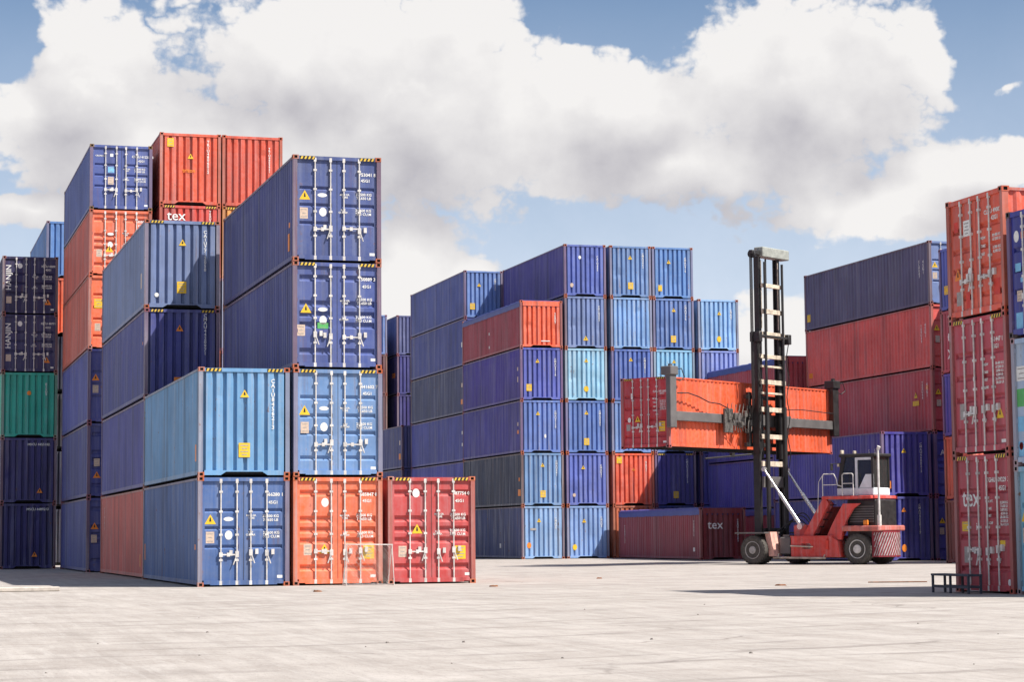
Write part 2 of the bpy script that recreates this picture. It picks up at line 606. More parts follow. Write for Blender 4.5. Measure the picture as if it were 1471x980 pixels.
def m_end(h, top=.10, variant=0):
    """vertically corrugated blind end, outer face towards -y"""
    b = MB()
    x0, x1 = -W / 2 + .12, W / 2 - .12
    n = 8
    pt = (x1 - x0) / n
    prof = []
    for k in range(n):
        x = x0 + k * pt
        prof += [(x, .115), (x + pt * .19, .115), (x + pt * .31, .028), (x + pt * .86, .028)]
    prof.append((x1, .115))
    z0, z1 = .15, h - top
    N = len(prof)
    rr = random.Random(100 + variant)
    dents = [(rr.uniform(x0 + .2, x1 - .2), rr.uniform(.5, h - .6), rr.uniform(.18, .45), rr.uniform(-.012, .045)) for _ in range(5)]
    rows = 13
    vs = []
    for j in range(rows):
        z = z0 + (z1 - z0) * j / (rows - 1)
        for x, d in prof:
            e = 0.0
            if 0 < j < rows - 1:
                for (cx, cz, r_, dp) in dents:
                    q = ((x - cx) ** 2 + (z - cz) ** 2) / (r_ * r_)
                    e += dp * math.exp(-q * 1.6)
            vs.append((x, -L / 2 + d + max(e, -.010), z))
    b.add(vs, [(j * N + i, j * N + i + 1, (j + 1) * N + i + 1, (j + 1) * N + i) for j in range(rows - 1) for i in range(N - 1)])
    # the pressed-in ends of the corrugation under the header
    for k in range(n):
        o = k * 4
        for zz, s in ((z1, 1), (z0, -1)):
            q = [prof[o], prof[o + 1], prof[o + 2], prof[o + 3]]
            p = [(x, -L / 2 + d, zz) for x, d in q] + [(q[3][0], -L / 2 + .12, zz), (q[0][0], -L / 2 + .12, zz)]
            b.add(p, [tuple(range(6)) if s < 0 else tuple(reversed(range(6)))])
    return b.mesh('end_wall', [PAINT])


GROOVES = {'A': [(.69, .12), (.53, .12), (.36, .12)],
           'B': [(.845, .19), (.605, .19), (.505, .19), (.405, .19), (.16, .19)],
           'C': [(.73, .14), (.56, .14), (.40, .14), (.17, .14)]}


def m_door(h, typ, side):
    """door leaf with horizontal pressed grooves; side -1 left leaf, +1 right leaf"""
    b = MB()
    x0, x1 = (-W / 2 + .115, -.008) if side < 0 else (.008, W / 2 - .115)
    xa, xb = (x0 + .075, x1 - .13) if side < 0 else (x0 + .13, x1 - .075)
    z0, z1 = .165, h - .125
    y = -L / 2 + .058
    gr = sorted([(f * h - g / 2, f * h + g / 2) for f, g in GROOVES[typ]])
    dep, s = .055, .05
    prof = [(z0, 0)]
    for (a, c) in gr:
        s_ = min(s, (c - a) * .4)
        prof += [(a, 0), (a + s_, dep), (c - s_, dep), (c, 0)]
    prof.append((z1, 0))
    vs = [(xa, y + d, z) for z, d in prof] + [(xb, y + d, z) for z, d in prof]
    N = len(prof)
    b.add(vs, [(i, N + i, N + i + 1, i + 1) for i in range(N - 1)])
    for (a, c) in gr:
        s_ = min(s, (c - a) * .4)
        for xx, rev in ((xa, False), (xb, True)):
            p = [(xx, y, a), (xx, y + dep, a + s_), (xx, y + dep, c - s_), (xx, y, c)]
            b.add(p, [(3, 2, 1, 0) if rev else (0, 1, 2, 3)])
    b.add([(x0, y, z0), (xa, y, z0), (xa, y, z1), (x0, y, z1)], [(0, 1, 2, 3)])
    b.add([(xb, y, z0), (x1, y, z0), (x1, y, z1), (xb, y, z1)], [(0, 1, 2, 3)])
    yb = y + .07
    b.add([(x0, y, z0), (x1, y, z0), (x1, y, z1), (x0, y, z1), (x0, yb, z0), (x1, yb, z0), (x1, yb, z1), (x0, yb, z1)],
          [(0, 3, 7, 4), (1, 5, 6, 2), (3, 2, 6, 7), (0, 4, 5, 1), (4, 7, 6, 5)])
    return b.mesh('door', [PAINT])


def m_rod(h):
    b = MB()
    y = -L / 2 + .024
    b.tube((0, y, .10), (0, y, h - .06), .019, 8)
    for z in (.10, h - .12):
        b.box(-.035, .035, y - .018, y + .026, z - .055, z + .055)
    for f in (.24, .47, .68, .86):
        b.box(-.045, .045, y - .022, y + .034, f * h - .028, f * h + .028)
    return b.mesh('locking_rod', [GALV])


def m_handle(kind):
    b = MB()
    y = -L / 2 + .008
    if kind == 'flat':
        b.box(-.02, .40, y - .012, y + .008, -.018, .018)
        b.box(.16, .24, y - .018, y + .05, -.05, .05)
        b.box(-.045, .045, y - .02, y + .03, -.06, .06)
    else:
        b.tube((0, y, .02), (.10, y - .01, -.26), .016, 6)
        b.box(.12, .20, y - .01, y + .05, -.02, .12)
        b.box(-.045, .045, y - .02, y + .03, -.06, .10)
    return b.mesh('handle', [GALV])


def m_hinge():
    b = MB()
    b.box(-.055, .055, -L / 2 + .02, -L / 2 + .065, -.045, .045)
    b.tube((0, -L / 2 + .03, -.06), (0, -L / 2 + .03, .06), .016, 6)
    return b.mesh('hinge', [PAINT])


def m_post(h):
    b = MB()
    b.box(0, .115, 0, .05, .116, h - .116)
    b.box(0, .05, .05, .15, .116, h - .116)
    return b.mesh('corner_post', [PAINT])


def m_siderail(h, top):
    b = MB()
    if top:
        b.box(-W / 2 + .004, -W / 2 + .066, -L / 2 + .178, L / 2 - .178, h - .095, h - .034)
    else:
        b.box(-W / 2 + .012, -W / 2 + .055, -L / 2 + .178, L / 2 - .178, .055, .165)
        b.box(-W / 2 + .055, -W / 2 + .11, -L / 2 + .178, L / 2 - .178, .055, .07)
    return b.mesh('top_rail' if top else 'bottom_rail', [PAINT])


def m_header(h, drop=.125):
    b = MB()
    b.box(-W / 2 + .162, W / 2 - .162, -L / 2 + .008, -L / 2 + .09, h - drop, h - .026)
    return b.mesh('header', [PAINT])


def m_sill(h, blind):
    """bottom end sill: with a gooseneck-tunnel notch on blind ends, lifting recesses on door ends"""
    b = MB()
    a = W / 2 - .162
    y0, y1 = -L / 2 + .008, -L / 2 + .10
    if blind:
        b.box(-a, -.62, y0, y1, .035, .165)
        b.box(.62, a, y0, y1, .035, .165)
        b.box(-.62, .62, y0, y1, .125, .165)
        b.add([(-.62, y0, .035), (-.48, y0, .125), (-.62, y0, .125)], [(0, 1, 2)])
        b.add([(.62, y0, .035), (.62, y0, .125), (.48, y0, .125)], [(0, 1, 2)])
    else:
        b.box(-a, a, y0, y1, .07, .165)
        b.box(-a + .17, a - .17, y0, y1, .045, .07)
    return b.mesh('sill', [PAINT])


def m_roof(h):
    b = MB()
    n = 40
    y0, y1 = -L / 2 + .1, L / 2 - .1
    pt = (y1 - y0) / n
    prof = []
    for k in range(n):
        y = y0 + k * pt
        prof += [(y, 0), (y + pt * .4, 0), (y + pt * .5, -.02), (y + pt * .9, -.02)]
    prof.append((y1, 0))
    z = h - .036
    N = len(prof)
    vs = [(-W / 2 + .05, y, z + d) for y, d in prof] + [(W / 2 - .05, y, z + d) for y, d in prof]
    b.add(vs, [(i, N + i, N + i + 1, i + 1) for i in range(N - 1)])
    return b.mesh('roof', [PAINT])


def m_floor():
    b = MB()
    b.box(-W / 2 + .06, W / 2 - .06, -L / 2 + .11, L / 2 - .11, .06, .15)
    for k in range(30):
        y = -L / 2 + .35 + k * (L - .7) / 29
        b.box(-W / 2 + .07, W / 2 - .07, y - .03, y + .03, .03, .06)
    return b.mesh('floor', [DARK])


def m_gasket(h):
    b = MB()
    b.box(-.007, .007, -L / 2 + .06, -L / 2 + .10, .17, h - .13)
    return b.mesh('door_gasket', [GASKET])


def m_rear(h):
    b = MB()
    y1 = L / 2 - .05
    b.box(-W / 2 + .10, W / 2 - .10, y1 - .05, y1, .15, h - .1)
    b.box(-W / 2 + .162, W / 2 - .162, L / 2 - .09, L / 2 - .008, h - .125, h - .012)
    b.box(-W / 2 + .162, W / 2 - .162, L / 2 - .10, L / 2 - .008, .035, .165)
    return b.mesh('rear_wall', [PAINT])


def m_tarp(h):
    """tarpaulin drawn over roof bows: sagging between them and hanging down each side"""
    b = MB()
    ny, drop = 49, .34
    rows = []
    for j in range(ny):
        y = -L / 2 + .10 + (L - .2) * j / (ny - 1)
        bow = abs(math.sin(math.pi * j / 4.0))
        jig = .012 * math.sin(j * 2.3) + .01 * math.sin(j * 1.1)
        row = []
        top = h - .03
        row.append((-W / 2 - .012 + jig * .5, y, top - drop + jig))
        row.append((-W / 2 - .010, y, top - .12))
        row.append((-W / 2 + .03, y, top - .015))
        for k in range(7):
            x = -W / 2 + .12 + (W - .24) * k / 6
            row.append((x, y, top + .05 - .085 * bow * math.sin(math.pi * (k + .5) / 7) + jig * .4))
        row.append((W / 2 - .03, y, top - .015))
        row.append((W / 2 + .010, y, top - .12))
        row.append((W / 2 + .012 - jig * .5, y, top - drop + jig))
        rows.append(row)
    n = len(rows[0])
    vs = [p for r_ in rows for p in r_]
    fs = [(j * n + i, j * n + i + 1, (j + 1) * n + i + 1, (j + 1) * n + i) for j in range(ny - 1) for i in range(n - 1)]
    fs.append(tuple(range(n)))
    fs.append(tuple(reversed(range((ny - 1) * n, ny * n))))
    b.add(vs, fs)
    return smooth(b.mesh('tarpaulin', [TARP]), 50)


def m_stripes():
    """black and yellow height warning on the header (one corner group)"""
    b = MB()
    b.box(0, .42, 0, .003, 0, .085, 0)
    for k in range(4):
        x = .015 + k * .105
        b.add([(x, -.002, .004), (x + .05, -.002, .004), (x + .085, -.002, .081), (x + .035, -.002, .081)], [(0, 1, 2, 3)], 1)
    return b.mesh('hazard_marking', [BLACK, YELLOWD])


def m_tri(sz, mat):
    b = MB()
    b.add([(-sz / 2, 0, -sz * .43), (sz / 2, 0, -sz * .43), (0, 0, sz * .43), (-sz / 2, .003, -sz * .43), (sz / 2, .003, -sz * .43), (0, .003, sz * .43)],
          [(0, 1, 2), (5, 4, 3), (0, 3, 4, 1), (1, 4, 5, 2), (2, 5, 3, 0)], 0)
    b.add([(-.03, -.002, -sz * .2), (.03, -.002, -sz * .2), (.012, -.002, sz * .16), (-.012, -.002, sz * .16)], [(0, 1, 2, 3)], 1)
    return b.mesh('warning_triangle', [mat, BLACK])


def m_rect(wd, ht, mat, lines=0):
    b = MB()
    b.box(-wd / 2, wd / 2, 0, .003, -ht / 2, ht / 2, 0)
    for k in range(lines):
        z = ht * (.32 - .64 * k / max(1, lines - 1))
        a = wd * (.36 if k % 2 == 0 else .24)
        b.add([(-a, -.002, z - ht * .035), (a, -.002, z - ht * .035), (a, -.002, z + ht * .035), (-a, -.002, z + ht * .035)], [(0, 1, 2, 3)], 1)
    return b.mesh('sticker', [mat, GREYM])


def m_disc(rx, rz, mat):
    b = MB()
    n = 16
    vs = [(math.cos(2 * math.pi * i / n) * rx, 0, math.sin(2 * math.pi * i / n) * rz) for i in range(n)]
    vs += [(x, .003, z) for x, _, z in vs]
    b.add(vs, [tuple(range(n)), tuple(reversed(range(n, 2 * n)))] + [(i, n + i, n + (i + 1) % n, (i + 1) % n) for i in range(n)])
    return b.mesh('round_sticker', [mat])


MATS = {'w': WHITE, 'y': YELLOW, 't': TANM, 'g': GREENM, 'c': CYANM, 'o': ORANGEM, 'r': REDM, 'k': BLACK, 'e': GREYM}


def col4(c, wear):
    return (c[0], c[1], c[2], wear)


def mixc(a, b, f):
    return tuple(x * (1 - f) + y * f for x, y in zip(a, b))


RUST_CAST = srgb('#a8532f')
POST_TINT = srgb('#8c6a5a')


def put_marks(marks, h, root, parents, yoff):
    """parents: function u -> part that carries the mark"""
    for mk in marks:
        k, u, v = mk[0], mk[1], mk[2]
        x, z = -W / 2 + (u + random.uniform(-.008, .008)) * W, (v + random.uniform(-.01, .01)) * h
        par = parents(u)
        y = -L / 2 + yoff - .0035
        if k == 'tri':
            sz = mk[3] if len(mk) > 3 else .26
            mt = mk[4] if len(mk) > 4 else 'y'
            inst('warning_triangle', cached(('tri', sz, mt), lambda: m_tri(sz, MATS[mt])), par, loc=(x, y, z))
        elif k == 'rect':
            wd, ht, mt = mk[3], mk[4], mk[5]
            ln = mk[6] if len(mk) > 6 else 0
            inst('sticker', cached(('rect', wd, ht, mt, ln), lambda: m_rect(wd, ht, MATS[mt], ln)), par, loc=(x, y, z))
        elif k == 'disc':
            rx, rz, mt = mk[3], mk[4], mk[5]
            inst('round_sticker', cached(('disc', rx, rz, mt), lambda: m_disc(rx, rz, MATS[mt])), par, loc=(x, y, z))
        elif k == 'text':
            s, size = mk[3], mk[4]
            mt = MATS[mk[5]] if len(mk) > 5 else WHITE
            inst('lettering', text_mesh(s, size, mt), par, loc=(x, y - .002, z), rot=(R(90), 0, 0))
        elif k == 'vtext':
            s, size = mk[3], mk[4]
            inst('lettering', text_mesh('\n'.join(s), size, line=.82), par, loc=(x, y - .002, z), rot=(R(90), 0, 0))
        elif k == 'rtext':
            s, size = mk[3], mk[4]
            inst('lettering', text_mesh(s, size), par, loc=(x, y - .002, z), rot=(0, R(-90), R(90)) if False else (R(90), R(-90), 0))


def put_side_marks(marks, h, par):
    """marks on the left wall: (kind, metres from the front, height fraction, ...)"""
    for mk in marks:
        k, dy, v = mk[0], mk[1], mk[2]
        y, z, x = -L / 2 + dy, v * h, -W / 2 + .018 - .0035
        rz = R(-90)
        if k == 'rect':
            wd, ht, mt = mk[3], mk[4], mk[5]
            inst('sticker', cached(('rect', wd, ht, mt, 0), lambda: m_rect(wd, ht, MATS[mt], 0)), par, loc=(x, y, z), rot=(0, 0, rz))
        elif k == 'vtext':
            inst('lettering', text_mesh('\n'.join(mk[3]), mk[4], line=.82), par, loc=(x - .002, y, z), rot=(R(90), 0, rz))
        elif k == 'tri':
            inst('warning_triangle', cached(('tri', .3, 'y'), lambda: m_tri(.3, YELLOW)), par, loc=(x, y, z), rot=(0, 0, rz))


def container(name, loc, rz, h, colour, label, group, front='door', grooves='A', marks=(), side_marks=(), wear=.3,
              hazard=False, opentop=False, cast=None, end_colour=None, simple_build=False, rod_colour=None):
    root = thing(name, label, 'container', loc, rz, group)
    def ease(k):
        q = srgb(k)
        if q[2] > q[0] and q[2] > q[1]:
            lum = .3 * q[0] + .6 * q[1] + .1 * q[2]
            q = mixc(q, (lum, lum * 1.05, lum * 1.12), .14)
        return q
    c = ease(colour)
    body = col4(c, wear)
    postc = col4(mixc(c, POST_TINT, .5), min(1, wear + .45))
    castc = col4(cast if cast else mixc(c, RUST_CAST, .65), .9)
    endc = col4(ease(end_colour), wear) if end_colour else body  # end tone differs from sides: lit and shaded tones in the colour, plus fading
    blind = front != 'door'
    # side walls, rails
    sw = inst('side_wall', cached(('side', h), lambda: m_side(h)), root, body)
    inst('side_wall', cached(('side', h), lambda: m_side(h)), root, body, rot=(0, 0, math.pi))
    for rzz in (0, math.pi):
        if not opentop:
            inst('top_rail', cached(('trail', h), lambda: m_siderail(h, True)), root, postc, rot=(0, 0, rzz))
        inst('bottom_rail', cached(('brail', h), lambda: m_siderail(h, False)), root, col4(mixc(c, POST_TINT, .12), wear), rot=(0, 0, rzz))
    if opentop:
        inst('tarpaulin', cached(('tarp', h), lambda: m_tarp(h)), root)
    else:
        inst('roof', cached(('roof', h), lambda: m_roof(h)), root, body)
    inst('floor', cached('floor', m_floor), root)
    inst('rear_wall', cached(('rear', h), lambda: m_rear(h)), root, body)
    # corner posts and castings (four corners; mirrored by scale so that one mesh serves all)
    for sx in (1, -1):
        for sy in (1, -1):
            px, py = -W / 2 * sx, -L / 2 * sy
            p = inst('corner_post', cached(('post', h), lambda: m_post(h)), root, postc, loc=(px + .006 * sx, py + .006 * sy, 0))
            p.scale = (sx, sy, 1)
            for zz in (0.001, h - .118):
                q = inst('corner_casting', cached('cast', m_casting), root, castc, loc=(px, py, zz))
                q.scale = (sx, sy, 1)
    if simple_build:
        inst('end_wall', cached(('end', h), lambda: m_end(h)), root, endc)
        return root
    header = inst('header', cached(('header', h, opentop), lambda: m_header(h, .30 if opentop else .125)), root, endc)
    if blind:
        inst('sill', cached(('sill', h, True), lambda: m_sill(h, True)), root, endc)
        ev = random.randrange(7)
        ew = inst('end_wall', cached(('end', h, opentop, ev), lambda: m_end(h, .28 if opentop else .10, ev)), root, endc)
        put_marks(marks, h, root, lambda u: ew, .017)
    else:
        inst('sill', cached(('sill', h, False), lambda: m_sill(h, False)), root, endc)
        inst('door_gasket', cached(('gasket', h), lambda: m_gasket(h)), root)
        doors = {}
        for s in (-1, 1):
            d = inst('door', cached(('door', h, grooves, s), lambda: m_door(h, grooves, s)), root, endc)
            doors[s] = d
            for xr in (.25, .075):
                x = s * W * xr
                inst('locking_rod', cached(('rod', h), lambda: m_rod(h)), d, loc=(x, 0, 0))
                kind = 'flat' if (xr > .1) == (s < 0) else 'hang'
                if random.random() < .25:
                    kind = 'hang'
                o = inst('handle', cached(('handle', kind), lambda: m_handle(kind)), d, loc=(x, 0, h * (.30 + .015 * random.uniform(-1, 1))))
                if xr < .1 and s < 0:
                    o.scale = (-1, 1, 1)
            for f in (.12, .35, .64, .90):
                inst('hinge', cached('hinge', m_hinge), d, col4(mixc(c, POST_TINT, .3), wear), loc=(s * (W / 2 - .085), 0, f * h))
        put_marks(marks, h, root, lambda u: doors[-1] if u < .5 else doors[1], .058)
    put_side_marks(side_marks, h, sw)
    if hazard:
        for x in (-W / 2 + .19, W / 2 - .19 - .42):
            inst('hazard_marking', cached('hazard', m_stripes), header, loc=(x, -L / 2 + .004, h - .118))
    return root


def door_marks(num, code='45G1', tri=(.13, .62), tri_mat='y', plate=(.13, .45), oval=(.34, .62), disc=(.34, .46), sq=None, green=False, extra=()):
    m = [('text', .845, .835, num, .125), ('text', .83, .77, code, .115),
         ('text', .585, .625, 'MAX.GR.\nTARE', .07), ('text', .80, .625, '32.500 KG\n71.650 LB', .10),
         ('text', .575, .47, 'NET\nCU.CAP.', .07), ('text', .80, .47, '28.600 KG\n76.3 CU.M', .10)]
    if tri:
        m.append(('tri', tri[0], tri[1], .30, tri_mat))
    if plate:
        m.append(('rect', plate[0], plate[1], .22, .30, 't', 3))
    if oval:
        m.append(('disc', oval[0], oval[1], .13, .055, 'w'))
    if disc:
        m.append(('disc', disc[0], disc[1], .10, .12, 'w'))
    if sq:
        m.append(('rect', sq[0], sq[1], .30, .36, 'y', 4))
    if green:
        m.append(('rect', .34, .40, .30, .16, 'g', 2))
    m.append(('rect', .90, .085, .14, .075, 'w'))
    return m + list(extra)


def end_marks(num, tri=(.46, .80), sq=(.43, .26), vt=(.80, .72), vsize=.15, tri_mat='y', extra=()):
    m = []
    if vt:
        m.append(('vtext', vt[0], vt[1], num, vsize))
    if tri:
        m.append(('tri', tri[0], tri[1], .24, tri_mat))
    if sq:
        m.append(('rect', sq[0], sq[1], .30, .38, 'y', 4))
    return m + list(extra)


NAVY, BLUE, PURP, LBLUE, SKYB, PALE, GREYB = '#35458f', '#3c4fa6', '#3b3aa2', '#6099c8', '#7eaee4', '#a5d5ec', '#6d80ad'
SLATE, DSLATE, ORANGE, ORED, RED, CRIM, MAROON, BROWN, TEAL, YORANGE = '#5a5686', '#454f78', '#e8673f', '#d8533a', '#c2464c', '#a83c50', '#8a3040', '#6b3030', '#2cb09a', '#ee9c45'
ORD = {1: 'bottom', 2: 'second', 3: 'third', 4: 'fourth', 5: 'fifth', 6: 'sixth'}


def stack(a, d, desc, tiers, group, rz=0.0, jitter=.015, length=1.0):
    """tiers: dicts from the ground up. a,d: near-left corner (rz=0) or near corner of the door plane (rz=-90)"""
    z = 0.0
    n = len(tiers)
    out = []
    for i, t in enumerate(tiers):
        h = t.get('h', HC)
        jx, jy = (random.uniform(-jitter, jitter), random.uniform(-jitter, jitter)) if i else (0, 0)
        if rz == 0.0:
            loc = (a + W / 2 + jx, d + L * length / 2 + jy, z)
        else:
            loc = (a + L / 2 + jx, d + W / 2 + jy, z)
        where = ORD[i + 1] if not (i == n - 1 and n > 1) else 'top'
        hidden = t.get('hidden', False)
        if hidden:
            label = 'container hidden within ' + desc
            grp = 'hidden containers inside ' + desc
        else:
            base = t['c'] if 'container' in t['c'] else t['c'] + ' container'
            label = base + ', ' + where + ' tier of ' + desc if n > 1 else base + ' ' + desc
            grp = group
        kw = {k: v for k, v in t.items() if k in ('front', 'grooves', 'marks', 'side_marks', 'wear', 'hazard', 'opentop', 'cast', 'end_colour')}
        out.append(container('shipping_container', loc, rz, h, t['col'], label, grp, simple_build=hidden, **kw))
        out[-1].scale = (1, length, 1)
        z += h
    return out


HID = lambda col=NAVY, h=HC: dict(col=col, h=h, hidden=True, c='hidden')
RC = srgb('#b05a34')

# ------------------------------------------------------------------ ground
gb = MB()
gb.add([(-3000, -400, 0), (3000, -400, 0), (3000, 5000, 0), (-3000, 5000, 0)], [(0, 1, 2, 3)])
g = part('ground', gb, GROUND)
g['kind'] = 'structure'

# ------------------------------------------------------------------ front block beside the camera's left
FRONT = 'containers of the front block'
stack(8.05, 56.40, 'the two-high corner stack', [
    dict(c='navy blue door-end', col='#44659f', grooves='A', cast=RC, wear=.35,
         marks=door_marks('466280 1', sq=None), side_marks=[('rect', 11.7, .30, .18, .50, 'o'), ('rect', .6, .36, .16, .14, 'o')]),
    dict(c='light blue blind-end', col=LBLUE, front='blind', hazard=True, cast=RC, wear=.45,
         marks=end_marks('CAIU8456213', tri=(.50, .76), sq=(.50, .235), vt=(.81, .66)), side_marks=[('rect', .6, .22, .2, .45, 'o')])], FRONT)
stack(10.58, 56.40, 'the four-high door tower', [
    dict(c='bright orange door-end', col='#ea7048', grooves='B', hazard=True, cast=RC, wear=.25,
         marks=door_marks('685847 0', tri=(.35, .33), plate=(.16, .33), oval=None, disc=(.36, .76), sq=(.84, .31))),
    dict(c='light steel blue door-end', col='#648cc0', grooves='C', hazard=True, cast=RC, wear=.4,
         marks=door_marks('441602 7')),
    dict(c='blue door-end', col='#3e4388', end_colour='#47589a', grooves='B', hazard=True, cast=RC, wear=.25,
         marks=door_marks('750889 3', tri=(.15, .565), plate=(.10, .345), oval=(.34, .56), disc=(.34, .46), green=True)),
    dict(c='dark blue door-end', col='#3e4384', end_colour='#43548f', grooves='A', hazard=True, cast=RC, wear=.2,
         marks=door_marks('753041 8'), side_marks=[('rect', .7, .20, .22, .48, 'o'), ('rect', .6, .36, .16, .14, 'o')])], FRONT)
stack(13.17, 56.42, 'standing alone beside the small goal', [
    dict(c='dark red door-end', col='#b94a49', grooves='B', hazard=True, cast=srgb('#c06a45'), wear=.25,
         marks=door_marks('987754 0', '45G1', tri=(.33, .515), plate=(.16, .31), oval=None, disc=(.33, .845), sq=(.83, .29)))], FRONT)
stack(8.12, 69.10, 'the four-high stack behind the light blue one', [
    dict(c='dull red', col='#c65f54', front='blind', marks=end_marks('TRLU6630142'),
         side_marks=[('vtext', 10.9, .70, 'FCIU2849', .13), ('rect', .8, .2, .2, .4, 'o')]),
    dict(c='deep violet blue', col='#46479a', front='blind', marks=end_marks('CMAU5561204')),
    dict(c='navy blue blind-end', col='#40458f', front='blind', hazard=True,
         marks=end_marks('CMAU4420971', tri=(.47, .79), tri_mat='o', sq=None, extra=[('rect', .44, .17, .26, .32, 'o')]), side_marks=[('rect', .5, .62, .1, .1, 'o')]),
    dict(c='grey-blue blind-end', col=GREYB, front='blind', hazard=True, cast=RC, wear=.3,
         marks=end_marks('CAIU7712058', tri=(.50, .755), sq=(.50, .23), vt=(.80, .66), extra=[('disc', .16, .15, .07, .07, 'w')]),
         side_marks=[('rect', .9, .34, .25, .5, 't')])], FRONT, length=1.125)
BACKL = 'containers of the tall block behind the front block'
stack(7.73, 84.30, 'the six-high stack of doors', [
    dict(c='navy door-end', col='#434a92', grooves='B', marks=door_marks('802256 1', tri_mat='o')),
    dict(c='dark navy door-end', col='#40468c', grooves='B', marks=door_marks('800017 4', tri=(.15, .30), tri_mat='o', plate=(.15, .46))),
    dict(c='violet navy door-end', col='#464ba0', grooves='A', marks=door_marks('814490 5', tri_mat='o')),
    dict(c='orange door-end with yellow sticker', col='#c45e4c', end_colour='#ee7048', grooves='C', marks=door_marks('330871 2', tri=None, plate=(.15, .30), oval=None, extra=[('rect', .16, .62, .36, .36, 'y', 3)])),
    dict(c='bright orange door-end', h=ST, col='#c05848', end_colour='#ee7048', grooves='B', marks=door_marks('335502 6', '42G1', tri=(.33, .40), plate=(.16, .34))),
    dict(c='blue door-end with pale blue sticker', h=ST, col='#48599e', grooves='A', wear=.25, cast=srgb('#7a5a30'),
         marks=door_marks('CRXU 412250 3', '42G1', tri=None, plate=(.34, .45), oval=None, disc=None, extra=[('rect', .34, .62, .24, .22, 'c', 2), ('rect', .34, .83, .12, .12, 'w'), ('text', .16, .83, 'CRONOS', .085)]))], BACKL)
stack(10.47, 84.40, 'the six-high stack with tex', [
    HID(), HID(), HID(ORANGE), HID(NAVY),
    dict(c='red blind-end container with white tex lettering', col='#cc4c40', front='blind', hazard=True,
         marks=[('text', .27, .852, 'tex', .56), ('vtext', .82, .80, 'TEXU4471', .12)]),
    dict(c='vivid orange blind-end', col='#d45c42', front='blind', wear=.35,
         marks=end_marks('TRIU4806512', tri=(.50, .68), sq=None, vt=(.79, .68), extra=[('rect', .17, .86, .26, .34, 'y', 3), ('text', .47, .47, 'triton', .22, 'o')]))], BACKL)
stack(12.96, 84.40, 'the six-high orange stack behind the tower', [
    HID(), HID(), dict(c='light blue post-end', col='#7fa3d6', front='blind'), dict(c='pale blue blind-end', col='#8fb0dd', front='blind'),
    dict(c='yellow-orange blind-end', col=YORANGE, front='blind', hazard=True, marks=[('vtext', .8, .7, 'GESU4127', .12)]),
    dict(c='red-orange blind-end', col='#cf5740', front='blind', wear=.3, marks=[('vtext', .78, .66, 'TRIU4809931', .115)])], BACKL)
stack(5.12, 96.84, 'the five-high stack with teal', [
    dict(c='dark navy blind-end', col='#3a3570', front='blind', marks=[('text', .68, .90, 'MSCU 4489213', .15), ('tri', .62, .22, .26, 'o')]),
    dict(c='navy blind-end', col='#3c3776', front='blind', marks=[('text', .68, .90, 'MSCU 4455102', .15), ('tri', .70, .20, .26, 'o')]),
    dict(c='teal green blind-end', col=TEAL, front='blind', marks=[('disc', .50, .68, .09, .10, 'o'), ('vtext', .80, .74, 'EISU9', .14)]),
    dict(c='navy door-end with vertical white lettering', h=ST, col='#2c2760', grooves='A',
         marks=door_marks('HJCU 407712', '42G1', tri=(.80, .22), tri_mat='o', plate=(.12, .24), oval=None, disc=(.32, .84), extra=[('rtext', .11, .63, 'HANJIN', .33)])),
    dict(c='dark navy door-end with vertical lettering', h=ST, col='#292459', grooves='A',
         marks=door_marks('HJCU 430921', '42G1', tri=(.82, .22), tri_mat='o', plate=(.12, .24), oval=None, disc=(.32, .84), extra=[('rtext', .11, .63, 'HANJIN', .33)]))], BACKL)
stack(7.95, 109.6, 'the far six-high stack behind the teal one', [
    HID('#26263c'), HID('#26263c'), HID('#2c2630'), HID('#26263c'), dict(c='orange', col=ORANGE, front='blind'), dict(c='light blue blind-end', col='#5383c4', front='blind')], BACKL)  # lower four coloured near-black so the gap beside them reads as shade

# ------------------------------------------------------------------ middle block
MID = 'blue containers of the middle block'
DM = 112.0
stack(33.60, DM, 'the stack under the open-top', [
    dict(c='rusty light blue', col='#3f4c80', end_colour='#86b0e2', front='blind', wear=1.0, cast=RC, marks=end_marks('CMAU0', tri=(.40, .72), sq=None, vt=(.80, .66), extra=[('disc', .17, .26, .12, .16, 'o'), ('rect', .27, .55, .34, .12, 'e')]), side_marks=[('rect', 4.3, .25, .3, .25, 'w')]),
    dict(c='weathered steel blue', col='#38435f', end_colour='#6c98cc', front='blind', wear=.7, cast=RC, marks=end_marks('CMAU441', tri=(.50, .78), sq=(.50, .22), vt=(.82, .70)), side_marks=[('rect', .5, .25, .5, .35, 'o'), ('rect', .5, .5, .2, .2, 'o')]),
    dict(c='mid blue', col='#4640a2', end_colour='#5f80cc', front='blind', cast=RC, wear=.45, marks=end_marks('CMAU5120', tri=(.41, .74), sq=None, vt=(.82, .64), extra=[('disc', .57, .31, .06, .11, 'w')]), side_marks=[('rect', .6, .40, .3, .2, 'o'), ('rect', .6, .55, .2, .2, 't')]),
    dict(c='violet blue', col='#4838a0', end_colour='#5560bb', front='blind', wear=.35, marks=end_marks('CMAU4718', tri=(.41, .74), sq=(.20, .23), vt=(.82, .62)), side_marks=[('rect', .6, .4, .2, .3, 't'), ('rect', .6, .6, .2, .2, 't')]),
    dict(c='orange open-top', h=ST, col='#a3424f', end_colour='#ee6b48', front='blind', opentop=True, wear=.3, cast=srgb('#c9694a'), marks=[('vtext', .82, .62, 'TEXU7', .15), ('rect', .60, .14, .5, .05, 'w')], side_marks=[('rect', 6.3, .5, .15, .15, 'w'), ('rect', 6.3, .2, .15, .15, 'w')])], MID)
